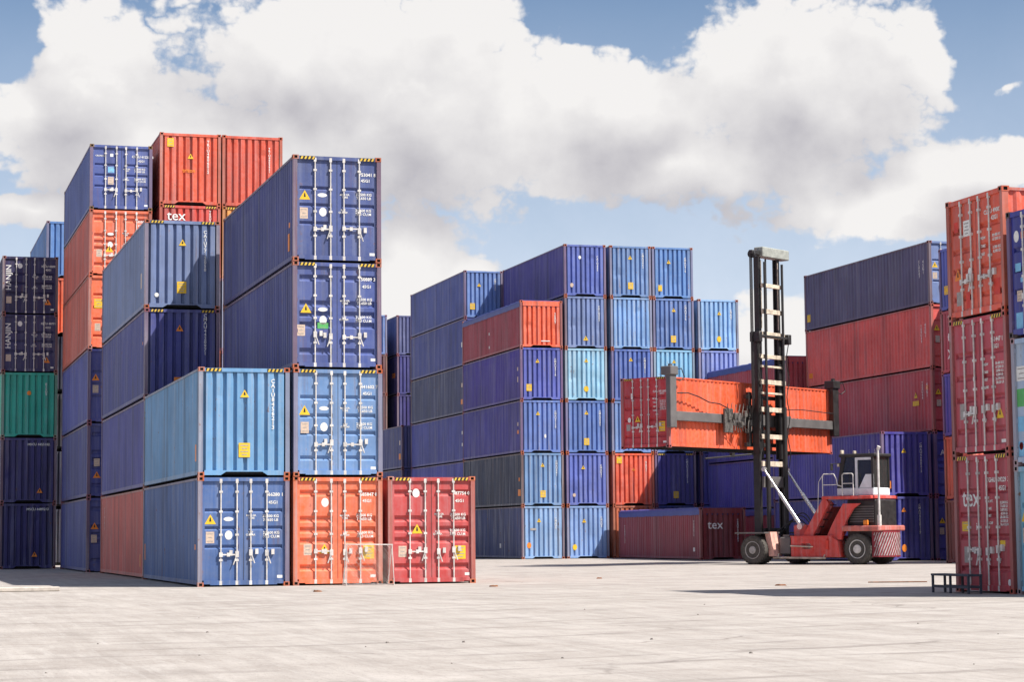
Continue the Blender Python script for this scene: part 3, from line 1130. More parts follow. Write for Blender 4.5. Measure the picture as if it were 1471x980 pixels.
stack(36.18, DM, 'the six-high blue stack beside the open-top', [
    dict(c='sky blue', col='#82aae6', front='blind', wear=.4, cast=RC, marks=end_marks('CMAU9', tri=(.40, .72), sq=None, vt=(.82, .68), extra=[('disc', .18, .22, .13, .16, 'y')])),
    dict(c='violet blue', col='#6173c8', front='blind', wear=.4, cast=RC, marks=end_marks('CMAU31', tri=(.40, .72), sq=None, vt=(.82, .66), extra=[('disc', .18, .20, .09, .10, 't')])),
    dict(c='medium blue', col='#5c7fc6', front='blind', wear=.4, cast=RC, marks=end_marks('CMAU402', tri=(.50, .77), sq=(.50, .22), vt=(.82, .67))),
    dict(c='pale cyan', col='#93cbe8', front='blind', wear=.7, cast=RC, marks=end_marks('', tri=(.50, .77), sq=None, vt=None, extra=[('disc', .50, .22, .14, .16, 'y')])),
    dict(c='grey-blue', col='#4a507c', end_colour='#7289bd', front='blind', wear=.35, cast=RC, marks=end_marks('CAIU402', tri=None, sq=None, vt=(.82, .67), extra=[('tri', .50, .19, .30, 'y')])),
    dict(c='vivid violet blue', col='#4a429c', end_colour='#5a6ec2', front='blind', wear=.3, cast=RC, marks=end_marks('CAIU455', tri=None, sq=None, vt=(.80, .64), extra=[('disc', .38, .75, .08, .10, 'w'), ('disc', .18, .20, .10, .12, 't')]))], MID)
stack(38.86, DM, 'the six-high blue stack with one orange', [
    dict(c='dull orange', col='#d2704c', front='blind', wear=.6),
    dict(c='orange-red', col='#e9603f', front='blind', wear=.55, cast=RC, marks=[('rect', .17, .86, .30, .36, 'y', 2), ('vtext', .80, .74, 'GLDU41', .12), ('tri', .5, .7, .18, 'o')]),
    dict(c='sky blue', col='#6d95d6', front='blind', wear=.5, cast=RC, marks=end_marks('CMAU88')),
    dict(c='cobalt blue', col='#5473c4', front='blind', wear=.5, cast=RC, marks=end_marks('CMAU811', sq=None, vt=(.80, .68))),
    dict(c='chalky light blue', col='#7ba8de', front='blind', wear=1.0, cast=RC),
    dict(c='faded grey-blue', col='#5f86bd', front='blind', wear=.6, cast=RC, marks=end_marks('CMAU402', tri=(.50, .78), sq=(.50, .22)))], MID)
stack(41.36, DM, 'the six-high blue stack next to the orange one', [
    dict(c='dull navy', col=NAVY, front='blind'),
    dict(c='dark violet blue', col='#4b4797', front='blind', hazard=True, marks=end_marks('CMAU5520913', tri=None, sq=(.50, .21), vt=(.79, .66))),
    dict(c='faded blue', col='#5577bb', front='blind', marks=end_marks('CMAU551')),
    dict(c='cyan blue', col='#7fc0e6', front='blind', wear=.6, cast=RC, marks=[('tri', .5, .78, .22, 'y')]),
    dict(c='blue', col='#5b7fc0', front='blind', wear=.6, cast=RC, marks=end_marks('CMAU776', tri=(.50, .78), sq=(.50, .21))),
    dict(c='medium blue', col='#5b8bcb', front='blind', wear=.4, cast=RC, marks=end_marks('CMAU410', tri=(.40, .72), sq=None, vt=(.82, .66), extra=[('rect', .19, .20, .22, .34, 'y', 2)]))], MID)
stack(44.05, DM, 'the five-high pale stack at the row end', [
    dict(c='dull blue', col=NAVY, front='blind'), dict(c='violet', col='#4b46a0', front='blind'), dict(c='dark blue', col=BLUE, front='blind'),
    dict(c='violet-grey', col='#7e8fd0', front='blind', wear=.5, cast=RC),
    dict(c='pale blue rusty', col='#86b6e6', front='blind', wear=.9, cast=RC, marks=end_marks('CMAU7', tri=(.52, .74), sq=None, vt=(.82, .70), extra=[('disc', .52, .22, .13, .17, 'y')]))], MID)
stack(33.85, 124.6, 'the six-high stack behind the orange open-top', [
    dict(c='violet blue', col='#4b4aa8', front='blind'), dict(c='bright violet blue', col='#4d51b4', front='blind', side_marks=[('rect', .6, .4, .2, .3, 'w')]),
    dict(c='royal blue', col='#4a50a6', front='blind', side_marks=[('rect', .6, .35, .2, .2, 'w'), ('rect', .6, .6, .2, .2, 'w')]),
    dict(c='slate blue', col='#454c74', front='blind', wear=.5, side_marks=[('rect', .6, .25, .5, .3, 'o'), ('rect', .6, .6, .3, .25, 't')]),
    dict(c='blue', col='#48529c', front='blind', wear=.4, side_marks=[('rect', .6, .45, .2, .3, 'w')]),
    dict(c='light-ended blue', col='#4a58a4', end_colour='#6a8ccc', front='blind', wear=.35, marks=end_marks('CMAU40', tri=(.38, .70), sq=(.22, .25), vt=(.80, .70)))], MID, length=1.125)
stack(36.42, 124.6, 'the six-high stack behind the topmost violet one', [
    HID(), HID(), HID(), HID(), HID(), dict(c='red-orange', col='#d9593f', front='blind', wear=.5)], MID)
FAR = 'containers of the far rows'
stack(33.30, 138.6, 'the three-high stack at the far row', [
    dict(c='navy', col='#3e4488', front='blind'), dict(c='dark navy', col='#444a8c', front='blind'),
    dict(c='slate navy', col='#474c8a', front='blind', wear=.5, side_marks=[('rect', .6, .28, .5, .4, 'o'), ('rect', .6, .6, .3, .3, 't')])], FAR)
stack(36.0, 151.2, 'the far six-high dark navy stack', [HID(), HID(),
    dict(c='black-violet', col='#37306f', front='blind'), dict(c='dark plum', col='#3c3474', front='blind'),
    dict(c='dark navy', col='#39367c', front='blind', side_marks=[('rect', 1.2, .5, 1.0, .35, 'o')]), dict(c='slate blue', col='#4c5288', front='blind')], FAR)
stack(32.84, 151.2, 'the far six-high stack of brown ends', [HID(BROWN), HID(BROWN),
    dict(c='dull brown', col='#5c3136', front='blind', marks=[('vtext', .5, .6, 'TEXU3', .2)]), dict(c='dark brown', col='#5a2e33', front='blind', marks=[('vtext', .5, .6, 'TEXU2', .2), ('rect', .35, .2, .4, .4, 'o')]),
    dict(c='deep brown', col='#612f33', front='blind', marks=[('vtext', .5, .6, 'TEXU1', .2)]), dict(c='blue-ended', col='#5d80c6', front='blind', marks=[('vtext', .7, .7, 'CMAU4', .2)])], FAR)

# ------------------------------------------------------------------ block behind the lift truck
BACKR = 'containers of the block behind the lift truck'
stack(38.98, 99.3, 'with blue tarpaulin and tex end on the ground', [
    dict(c='maroon open-top', h=ST, col='#903b46', end_colour='#7a3336', front='blind', opentop=True, wear=.25, cast=srgb('#8a4038'),
         marks=[('text', .33, .66, 'tex', .62), ('vtext', .82, .55, 'TEXU7210583', .125)],
         side_marks=[('vtext', .9, .60, 'TEXU72', .16), ('vtext', 11.2, .50, 'TEXU725', .17), ('rect', .9, .20, .25, .2, 'w')])], BACKR)
stack(44.55, 101.1, 'the four-high stack under a tarpaulin', [
    dict(c='maroon open-top', h=ST, col='#a03c48', front='blind', opentop=True),
    dict(c='violet blue', h=ST, col='#4d4bb0', front='blind'),
    dict(c='dark violet blue', h=ST, col='#4643a2', front='blind'),
    dict(c='red open-top', h=ST, col='#b8494f', front='blind', opentop=True, wear=.3, side_marks=[('vtext', .9, .5, 'TEXU70', .2), ('vtext', .5, .5, '45G1', .2)])], BACKR)
stack(42.93, 87.1, 'the two-high blue stack behind the cab', [
    dict(c='dark blue blind-end', col='#4a4aa0', front='blind', marks=end_marks('CMAU4520117', tri=(.42, .79), tri_mat='o', sq=None, vt=(.74, .64), extra=[('disc', .42, .20, .12, .17, 'o')])),
    dict(c='violet blue blind-end', col='#4d46ac', front='blind', marks=end_marks('CMAU4600213', tri=(.45, .70), sq=None, vt=(.80, .60), extra=[('rect', .12, .18, .28, .34, 'o', 3)]), side_marks=[('vtext', .7, .6, 'CMAU46', .16), ('vtext', 1.3, .6, 'CMAU46', .16)])], BACKR)
stack(45.50, 87.04, 'the five-high stack with the slate top', [
    dict(c='violet door-end', col='#4a46a8', grooves='B', marks=door_marks('551180 2')),
    dict(c='violet door-end with white letters', col='#4b48aa', grooves='B', marks=door_marks('551177 5', tri=None, plate=None, oval=None, disc=None, extra=[('text', .25, .68, 'APL', .35)])),
    dict(c='crimson', col='#bc4c52', grooves='C', marks=door_marks('490021 3'), side_marks=[('vtext', .9, .66, 'TEXU49', .17), ('vtext', .5, .66, '45G1', .2), ('tri', 1.5, .60), ('rect', 1.5, .47, .55, .22, 'y'), ('rect', .5, .70, .2, .2, 'o')]),
    dict(c='bright red', col='#dc5a52', grooves='C', marks=door_marks('490077 8'), side_marks=[('vtext', .9, .55, 'TEXU49', .17), ('vtext', .55, .60, '45G1', .2), ('rect', 11.7, .20, .4, .25, 'o')]),
    dict(c='faded slate violet', col='#5a5478', grooves='A', wear=.25, end_colour='#6f86bd', marks=door_marks('610024 1'), side_marks=[('vtext', .9, .58, 'CLHU87', .17), ('vtext', .55, .60, '45G1', .2), ('rect', 11.75, .22, .35, .38, 'y')])], BACKR, length=1.125)
ZL = 'the narrow five-high stack'
stack(42.04, 77.20, ZL, [
    dict(c='brown blind-end', h=ST, col='#8a4440', front='blind', wear=.4),
    dict(c='rust red blind-end', h=ST, col='#d45a45', front='blind', wear=.5),
    dict(c='violet blue blind-end', h=ST, col='#4a44ae', front='blind'),
    dict(c='maroon blind-end with stacked tex letters', h=ST, col='#b04050', front='blind', marks=[('vtext', .33, .60, 'tex', .85)]),
    dict(c='blue blind-end with yellow sticker', h=ST, col='#4c5cc0', front='blind', marks=[('rect', .25, .32, .40, .36, 'y', 2)])], BACKR, rz=R(-90))

stack(47.75, 83.90, 'the stack behind the near red doors', [HID(h=HC) for k in range(5)], BACKR, rz=R(-90))

# ------------------------------------------------------------------ near stacks with doors, beside the bench
NEAR = 'containers of the near stacks by the bench'
stack(22.07, 38.98, 'the stack by the bench', [
    dict(c='dark red door-end container with white tex lettering', col='#b5404b', grooves='C', hazard=True, wear=.2,
         marks=[('text', .27, .685, 'tex', .56), ('text', .74, .80, 'TGHU 509229 3', .135), ('text', .82, .74, '45G1', .14),
                ('text', .60, .57, 'MAX.WT.\n\nTARE\n\nNET\n\nCU.CAP', .075), ('text', .84, .57, '32.500 KG\n71.650 LB\n3.870 KG\n8.530 LB\n28.630 KG\n63.120 LB\n76.4 CU.M', .075),
                ('rect', .18, .475, .34, .20, 'y', 2), ('text', .36, .475, 'i', .22), ('disc', .40, .375, .035, .04, 'y'), ('rect', .17, .27, .18, .34, 'e', 4),
                ('rect', .80, .36, .20, .12, 'y', 0), ('disc', .90, .085, .06, .07, 'w')]),
    dict(c='crimson door-end', col='#b9444f', grooves='C', hazard=True, wear=.2,
         marks=[('text', .80, .81, '551447 1', .135), ('text', .78, .755, '45G1', .13), ('text', .60, .56, 'MGW\n\nTARE\n\nNET\n\nCUBE', .08),
                ('text', .84, .56, '30.480 KG\n67.200 LB\n3.890 KG\n8.580 LB\n26.590 KG\n58.620 LB', .08), ('tri', .82, .29, .30, 'y'), ('rect', .17, .32, .18, .34, 'e', 4),
                ('disc', .40, .55, .05, .06, 'w'), ('rect', .88, .085, .18, .07, 'w')]),
    dict(c='orange-red door-end', h=ST, col='#dc5a40', grooves='C', wear=.35,
         marks=[('text', .80, .83, 'CLHU 490021', .13), ('text', .83, .765, '42G1', .13), ('text', .62, .56, 'MGW\n\nTARE\n\nNET', .085), ('text', .86, .56, '30.480 KG\n67.200 LB\n\n3.780 KG\n8.340 LB', .085),
                ('rect', .33, .75, .28, .34, 'w', 4), ('rect', .15, .77, .18, .22, 'r'), ('tri', .16, .375, .30, 'o'), ('disc', .37, .375, .075, .10, 'w'),
                ('rect', .17, .18, .20, .30, 'e', 3), ('rect', .33, .14, .17, .34, 'r'), ('rect', .84, .22, .26, .34, 'r')])], NEAR, rz=R(-90))
stack(22.05, 36.36, 'the blue stack beside red doors', [
    dict(c='light blue door-end', h=ST, col='#6fb0cc', grooves='A', wear=.7, marks=door_marks('203341 5', '42G1')),
    dict(c='patched pale grey-blue door-end', h=ST, col='#9db7d6', grooves='A', wear=.9,
         marks=[('rect', .13, .72, .42, .30, 'w', 3), ('rect', .13, .52, .44, .36, 'g', 0), ('rect', .13, .32, .44, .30, 'c', 0), ('rect', .13, .12, .44, .30, 'c', 0), ('disc', .10, .15, .08, .08, 'r')]),
    dict(c='dark blue door-end with pale stickers', h=ST, col='#3b3f9c', grooves='A', wear=.25, cast=srgb('#4a3a3a'),
         marks=[('disc', .12, .80, .10, .12, 'w'), ('rect', .22, .79, .12, .14, 'o'), ('rect', .15, .55, .22, .17, 'c'), ('rect', .22, .44, .18, .10, 'c'), ('rect', .15, .33, .20, .22, 't', 3), ('rect', .15, .12, .26, .34, 'c'), ('text', .80, .82, '203870 2', .13)])], NEAR, rz=R(-90))

# ------------------------------------------------------------------ lift truck (local: +y forward, +x right, z up; origin under the front axle)
T0 = Vector((36.21, 83.35, 0))
T_ROT = R(32.98)
TR = (.64, .065, .05, .45)
truck = thing('container_lift_truck', 'red lift truck with tall black mast holding up an orange container', 'lift truck', T0, T_ROT)


def wheel(x, y, rad, wid, hub_r, hub_mat, side):
    """tyre with rounded shoulders and tread blocks; side = -1 outer face to -x"""
    b = MB()
    w2 = wid / 2
    b.lathe_x([(-w2 * .80, rad * .60), (-w2, rad * .68), (-w2, rad * .86), (-w2 * .78, rad * .97), (-w2 * .4, rad), (w2 * .4, rad), (w2 * .78, rad * .97), (w2, rad * .86), (w2, rad * .68), (w2 * .80, rad * .60)],
              (x, y, rad), 36)
    me = smooth(b.mesh('tyre', [RUBBER]), 40)
    wh = bpy.data.objects.new('wheel', me)
    wh.name = 'wheel'
    COL.objects.link(wh)
    wh.parent = truck
    t = MB()
    for k in range(30):
        a = 2 * math.pi * k / 30
        for sgn in (-1, 1):
            aa = a + (math.pi / 30 if sgn > 0 else 0)
            c_, s_ = math.cos(aa), math.sin(aa)
            r0, r1 = rad * .985, rad * 1.012
            da = .055
            pts = []
            for rr in (r0, r1):
                for xx in (sgn * w2 * .12, sgn * w2 * .82):
                    for dd in (-da, da):
                        ang = aa + dd + (abs(xx) / w2 * .08)
                        pts.append((x + xx, y + math.cos(ang) * rr, rad + math.sin(ang) * rr))
            t.add(pts, [(0, 1, 3, 2), (4, 6, 7, 5), (0, 4, 5, 1), (2, 3, 7, 6), (0, 2, 6, 4), (1, 5, 7, 3)])
    part('tread', t, RUBBER, wh)
    h_ = MB()
    o = side
    h_.lathe_x([(o * w2 * .2, .002), (o * w2 * .5, rad * .60), (o * w2 * .88, rad * .61), (o * w2 * .92, rad * .57), (o * w2 * .62, rad * .52), (o * w2 * .55, hub_r * 1.15), (o * w2 * .60, hub_r), (o * w2 * 1.0, hub_r * .88), (o * w2 * 1.04, hub_r * .5), (o * w2 * 1.04, .002)], (x, y, rad), 24)
    for k in range(10):
        a = 2 * math.pi * k / 10
        rr = hub_r * 1.42
        cx, cy = y + math.cos(a) * rr, rad + math.sin(a) * rr
        h_.tube((x + o * w2 * .50, cx, cy), (x + o * w2 * .74, cx, cy), .024, 6)
    part('rim', h_, hub_mat, wh, sm=40)
    return wh


RIMG = simple('wheel_rim_grey', (.36, .345, .33), .5, .1, .3, 6)
RIML = simple('wheel_rim_pale', (.60, .58, .55), .5, .0, .25, 6)
for sx in (-1, 1):
    wheel(sx * 1.76, 0.0, .60, .36, .17, RIMG, sx)
    wheel(sx * 1.34, 0.0, .60, .36, .17, RIMG, sx)
    wheel(sx * 1.02 if sx < 0 else .72, -4.55, .62, .38, .19, RIML, sx)

b = MB()                                                     # front and rear axle beams
b.bevbox(-1.9, 1.9, -.22, .22, .42, .80, .04)
b.bevbox(-1.0, 1.0, -4.70, -4.40, .45, .75, .03)
part('axle', b, MASTBLK, truck)
b = MB()                                                     # chassis spine
b.bevbox(-.78, .78, -5.35, .30, .48, 1.05, .03)
part('chassis', b, MASTBLK, truck)
for sx in (-1, 1):
    b = MB()                                                 # red side tank with a lip and a bolted panel
    x0, x1 = (-1.32, -.785) if sx < 0 else (.785, 1.32)
    b.prism_x([(-3.85, .30), (-1.50, .30), (-1.50, 1.12), (-3.45, 1.12), (-3.72, .95)], x0, x1)
    b.box(x0 - .02, x1 + .02, -3.50, -1.48, 1.121, 1.165)
    xo = x0 if sx < 0 else x1
    b.box(xo - .015, xo + .015, -2.55, -1.75, .42, .98)
    part('side_tank', b, PAINT, truck, TR)
    b = MB()
    b.tube((xo + sx * .09, -2.6, .72), (xo + sx * .09, -1.52, .76), .028, 8)
    b.tube((xo + sx * .10, -3.2, .26), (xo + sx * .10, -.70, .28), .045, 8)
    b.tube((xo, -3.1, .40), (xo + sx * .10, -3.1, .26), .03, 6)
    b.tube((xo, -.9, .45), (xo + sx * .10, -.9, .28), .03, 6)
    part('step_rail', b, CREAM, truck)
    b = MB()                                                 # grey oil tank between fender and side tank
    b.bevbox(x0, x1, -1.44, -.94, .42, 1.12, .04)
    b.box(x0 + .1, x1 - .1, -1.35, -1.05, 1.12, 1.22)
    part('oil_tank', b, GREYSTEEL, truck)
    b = MB()                                                 # faded fender plate behind each front wheel
    xp = sx * 1.62
    b.prism_x([(-.88, .34), (-.62, .34), (-.42, 1.34), (-.68, 1.34)], min(xp, xp - sx * .62), max(xp, xp - sx * .62))
    part('fender', b, FADED, truck)
    b = MB()
    b.bevbox(min(sx * 1.95, sx * .8), max(sx * 1.95, sx * .8), -.62, .85, 1.27, 1.33, .01)
    part('mudguard', b, GREYSTEEL, truck)

# sloping red frame that carries the deck: a stair side and a plain side
STEPB, STEPT = (-2.15, 1.16), (-3.15, 2.62)
for sx in (-1, 1):
    b = MB()
    x0, x1 = sorted((sx * 1.22, sx * 1.08))
    front = [(-2.02, 1.166), (-2.45, 1.166), (-3.22, 2.42), (-4.55, 2.42), (-4.30, 2.20), (-4.02, 1.85), (-3.82, 1.166), (-3.30, 1.166),
             (-3.45, 1.90), (-3.62, 2.24), (-3.32, 2.30), (-3.30, 2.42)]
    # front inclined leg
    b.prism_x([(-2.02, 1.166), (-2.50, 1.166), (-3.28, 2.46), (-3.16, 2.63), (-2.98, 2.63)], x0, x1)
    # rear leg, curved forward at its foot
    rear_o = [(-3.18, 1.166), (-3.42, 1.62), (-3.72, 2.10), (-3.95, 2.45), (-4.72, 2.45), (-4.40, 2.24), (-4.10, 1.80), (-3.90, 1.35), (-3.84, 1.0), (-3.30, 1.0)]
    b.prism_x(rear_o, x0 + .003, x1 - .003)
    part('deck_frame', b, PAINT, truck, TR)
b = MB()
b.prism_x([(-1.95, 1.10), (-2.3, 1.10), (-3.05, 2.35), (-2.85, 2.35), (-2.45, 1.95), (-1.95, 1.72)], -.62, .62)   # front cowl between the tilt cylinders
b.bevbox(-.9, .9, -2.0, -1.35, 1.05, 1.62, .05)
part('front_cowl', b, PAINT, truck, TR)
for k in range(5):
    f = (k + .6) / 5
    y, z = STEPB[0] + (STEPT[0] - STEPB[0]) * f - .10, STEPB[1] + (STEPT[1] - STEPB[1]) * f - .1
    b = MB()
    b.box(-1.075, -.70, y - .16, y + .10, z - .02, z + .02)
    part('stair_tread', b, MASTBLK, truck)
b = MB()
b.prism_x([(-2.02, 1.17), (-2.40, 1.17), (-3.18, 2.46), (-3.02, 2.60), (-2.90, 2.60)], -.70, -.63)
part('stair_stringer', b, PAINT, truck, TR)
b = MB()
b.bevbox(-1.28, .80, -5.30, -2.98, 2.635, 2.76, .02)
part('deck', b, PAINT, truck, TR)

# cab
cabz, caby0, caby1, cabx0, cabx1 = 2.765, -5.25, -3.55, -.98, .30
b = MB()
b.bevbox(cabx0, cabx1, caby0, caby1 + .02, cabz, 3.08, .03)
b.prism_x([(caby0, 3.08), (caby0 + .66, 3.08), (caby0 + .36, 3.62), (caby0, 3.62)], cabx0 + .002, cabx0 + .05)
part('cab_body', b, CABWHITE, truck)
b = MB()
for x in (cabx0, cabx1 - .09):
    b.prism_x([(caby1 - .12, 3.08), (caby1, 3.08), (caby1 - .22, 4.32), (caby1 - .40, 4.32)], x, x + .09)
    b.box(x, x + .09, caby0, caby0 + .09, 3.08, 4.32)
part('cab_pillar', b, MASTBLK, truck)
b = MB()
x = cabx0 - .012
ym = caby0 + .78
b.box(x, x + .05, ym - .05, ym + .05, 3.08, 4.30)
b.box(x, x + .05, caby0 + .1, ym - .05, 4.20, 4.30)
b.box(x, x + .05, ym - .05, ym + .05, 2.77, 3.08)
part('door_frame', b, CABWHITE, truck)
b = MB()
b.bevbox(cabx0 - .06, cabx1 + .06, caby0 - .08, caby1 - .12, 4.32, 4.46, .04)
part('cab_roof', b, MASTBLK, truck)
for nm, pts in (('window', [(cabx0 + .04, caby0 + .09, 3.08), (cabx0 + .04, caby1 - .12, 3.08), (cabx0 + .04, caby1 - .40, 4.32), (cabx0 + .04, caby0 + .09, 4.32)]),
                ('window', [(cabx1 - .04, caby0 + .09, 3.08), (cabx1 - .04, caby1 - .12, 3.08), (cabx1 - .04, caby1 - .40, 4.32), (cabx1 - .04, caby0 + .09, 4.32)]),
                ('windscreen', [(cabx0 + .09, caby1 - .06, 3.08), (cabx1 - .09, caby1 - .06, 3.08), (cabx1 - .09, caby1 - .31, 4.32), (cabx0 + .09, caby1 - .31, 4.32)]),
                ('rear_window', [(cabx0 + .09, caby0 + .04, 3.08), (cabx1 - .09, caby0 + .04, 3.08), (cabx1 - .09, caby0 + .04, 4.32), (cabx0 + .09, caby0 + .04, 4.32)])):
    b = MB()
    n = (Vector(pts[1]) - Vector(pts[0])).cross(Vector(pts[2]) - Vector(pts[0])).normalized() * .006
    v = [Vector(p) for p in pts] + [Vector(p) + n for p in pts]
    b.add(v, [(3, 2, 1, 0), (4, 5, 6, 7), (0, 1, 5, 4), (1, 2, 6, 5), (2, 3, 7, 6), (3, 0, 4, 7)])
    part(nm, b, GLASS, truck)
b = MB()
b.bevbox(-.60, -.06, -4.95, -4.45, 3.0, 3.30, .05)
b.bevbox(-.58, -.08, -5.05, -4.88, 3.25, 4.00, .05)
part('seat', b, MASTBLK, truck)
b = MB()
b.tube((-.33, -3.95, 3.05), (-.33, -4.15, 3.55), .03, 8)
b.lathe_x([(-.02, .20), (.02, .20)], (-.33, -4.15, 3.56), 16)
part('steering_column', b, MASTBLK, truck)
b = MB()
b.bevbox(cabx0 - .02, cabx0 + .16, caby1 - .10, caby1 - .02, 3.95, 4.10, .02)
part('work_light', b, CREAM, truck)

# hand rails round the deck
b = MB()
xr = -1.23
b.path([(xr, -3.02, 2.76), (xr, -3.02, 3.60), (xr, -3.08, 3.66), (xr, -3.55, 3.66), (xr, -3.68, 3.45), (xr, -3.72, 3.20), (xr, -3.95, 3.14)], .022)
b.path([(xr, -3.95, 2.76), (xr, -3.95, 3.60), (xr, -4.02, 3.66), (xr, -4.40, 3.66), (xr, -4.46, 3.60), (xr, -4.46, 2.76)], .022)
b.path([(xr, -3.02, 3.22), (xr, -3.68, 3.22)], .018)
b.path([(xr, -3.95, 3.26), (xr, -4.46, 3.26)], .018)
b.path([(.76, -3.02, 2.76), (.76, -3.02, 3.66), (.76, -4.6, 3.66), (.76, -4.6, 2.76)], .022)
b.path([(xr - .05, -2.80, 2.1), (xr - .05, -2.86, 3.35), (xr, -3.02, 3.60)], .014)
part('hand_rail', b, GALV, truck, sm=50)
# engine bay
b = MB()
b.bevbox(-.92, .70, -5.30, -3.95, 1.05, 2.60, .04)
part('engine_cover', b, MASTBLK, truck)
for k in range(7):
    b = MB()
    z = 1.70 + k * .10
    b.prism_x([(-4.1, z), (-5.2, z), (-5.2, z + .05), (-4.1, z + .05)], -.955, -.925)
    part('grille_slat', b, GREYSTEEL, truck)
# counterweight
b = MB()
b.bevbox(-1.26, .82, -5.62, -3.88, 1.34, 1.56, .04)
part('rear_fender', b, PAINT, truck, (.52, .14, .11, .7))
b = MB()
pr = []
for k in range(9):
    t = math.pi * k / 8
    pr.append((-.20 - .88 * math.cos(t), -5.25 - .50 * math.sin(t)))
prof = [(-1.08, -5.18)] + pr + [(.68, -5.18)]
n = len(prof)
vs = [(x, y, .30) for x, y in prof] + [(x, y, 1.335) for x, y in prof]
b.add(vs, [tuple(range(n)), tuple(reversed(range(n, 2 * n)))] + [(i, n + i, n + (i + 1) % n, (i + 1) % n) for i in range(n)])
part('counterweight', b, simple('counterweight_red', (.20, .02, .03), .5, var=.3, scale=4), truck, sm=30)
b = MB()                                                     # slanting white bars painted on the counterweight


def cw(u, z):
    """u in 0..1 runs round the outline from the left flank over the back to the right"""
    segs = prof[1:-1]
    pos = u * (len(segs) - 1)
    i = min(int(pos), len(segs) - 2)
    f = pos - i
    x = segs[i][0] * (1 - f) + segs[i + 1][0] * f
    y = segs[i][1] * (1 - f) + segs[i + 1][1] * f
    nx, ny = (x + .20) / .88 ** 2, (y + 5.25) / .50 ** 2
    ln = math.hypot(nx, ny) or 1
    return (x + nx / ln * .008, y + ny / ln * .008, z)


for k in range(-3, 19):
    u0 = k * .055
    for m in range(8):
        z0, z1 = .36 + m * .115, .36 + (m + 1) * .115
        ua, ub = u0 + m * .024, u0 + (m + 1) * .024
        if 0 <= ua and ub + .024 <= 1:
            b.add([cw(ua, z0), cw(ua + .024, z0), cw(ub + .024, z1), cw(ub, z1)], [(0, 1, 2, 3)])
part('warning_stripes', b, simple('dirty_white_bars', (.33, .29, .29), .7, var=.5, scale=7), truck)
b = MB()
b.tube((-1.0, -5.50, 1.56), (-1.0, -5.50, 1.98), .085, 12)
b.tube((-1.0, -5.50, 1.98), (-1.0, -5.50, 4.60), .046, 12)
b.tube((-1.0, -5.50, 4.60), (-1.0, -5.56, 4.72), .066, 12, .075)
part('exhaust', b, GALV, truck, sm=40)
b = MB()
b.bevbox(-1.2, -.98, -5.0, -4.86, 1.58, 1.78, .02)
part('lamp', b, ORANGEM, truck)

for x in (cabx0 + .15, cabx1 - .15):
    b = MB()
    b.bevbox(x - .10, x + .10, caby1 - .22, caby1 - .13, 4.462, 4.62, .02)
    part('work_light', b, CREAM, truck)
for sx in (-1, 1):
    b = MB()
    xm = cabx0 if sx < 0 else cabx1
    b.path([(xm, caby1 - .25, 4.1), (xm + sx * .30, caby1 + .05, 4.05)], .014)
    b.bevbox(xm + sx * .30 - .09, xm + sx * .30 + .09, caby1 + .03, caby1 + .07, 3.80, 4.08, .012)
    part('mirror', b, MASTBLK, truck)
for k, x in enumerate((-.35, -.22, .10, .28)):
    b = MB()
    b.path([(x, -1.55 + .9 * q / 14 + .55 * (q / 14) ** 2, 1.62 + .30 * math.sin(math.pi * q / 14) + .12 * k * math.sin(math.pi * q / 14) - .35 * q / 14) for q in range(15)], .024)
    part('hydraulic_hose', b, MASTBLK, truck, sm=50)
b = MB()
b.tube((-1.36, -3.25, .62), (-1.36, -3.25, .98), .07, 12)
b.tube((-1.36, -3.25, .98), (-1.36, -3.25, 1.06), .03, 8)
part('extinguisher', b, REDM, truck, sm=40)
b = MB()
b.bevbox(-1.335, -1.32, -2.45, -2.0, .62, .86, .003)
part('data_plate', b, GREYM, truck)

# mast: fixed outer frame, raised inner frame
MY = .32
for sx in (-1, 1):
    b = MB()
    xo = sx * .98
    b.box(xo - .04, xo + .04, MY - .16, MY + .16, .55, 9.75)
    for yy in (MY - .16, MY + .10):
        x0, x1 = sorted((xo, xo - sx * .12))
        b.box(x0, x1, yy, yy + .058, .55, 9.748)
    part('outer_mast_rail', b, MASTBLK, truck)
    b = MB()
    xi = sx * .76
    b.box(xi - .04, xi + .04, MY - .12, MY + .12, 4.4, 12.95)
    x0, x1 = sorted((xi, xi - sx * .13))
    b.box(x0, x1, MY - .12, MY - .07, 4.4, 12.948)
    b.box(x0, x1, MY + .07, MY + .12, 4.4, 12.946)
    part('inner_mast_rail', b, MASTBLK, truck)
    b = MB()
    b.box(xi - sx * .135 - .012, xi - sx * .135 + .012, MY - .15, MY - .125, 9.9, 12.8)
    part('wear_strip', b, CREAM, truck)
    b = MB()
    b.tube((sx * .66, MY - .34, .9), (sx * .66, MY - .34, 6.6), .095, 12)
    b.tube((sx * .66, MY - .34, 6.6), (sx * .66, MY - .34, 12.7), .055, 10)
    part('lift_cylinder', b, MASTBLK, truck, sm=40)
b = MB()
b.box(-.10, -.05, MY - .03, MY + .03, 9.7, 12.9)
part('lift_chain', b, MASTBLK, truck)
for z, hh, x0, x1, mat in ((11.72, .17, -.72, .72, CREAM), (10.62, .20, -.72, .72, CREAM), (9.62, .26, -.93, .93, CREAM), (8.70, .17, -.93, .93, CREAM), (8.28, .09, -.85, .85, CREAM),
                           (7.62, .20, -.93, .93, CREAM), (7.15, .09, -.85, .85, CREAM), (6.46, .20, -.93, .93, CREAM), (5.32, .20, -.93, .93, CREAM), (4.18, .22, -.93, .93, CREAM), (3.42, .46, -.90, .90, GREYSTEEL), (1.35, .3, -.93, .93, MASTBLK)):
    b = MB()
    b.bevbox(x0, x1, MY - .26, MY - .165, z - hh / 2, z + hh / 2, .012)
    part('mast_crossmember', b, mat, truck)
b = MB()
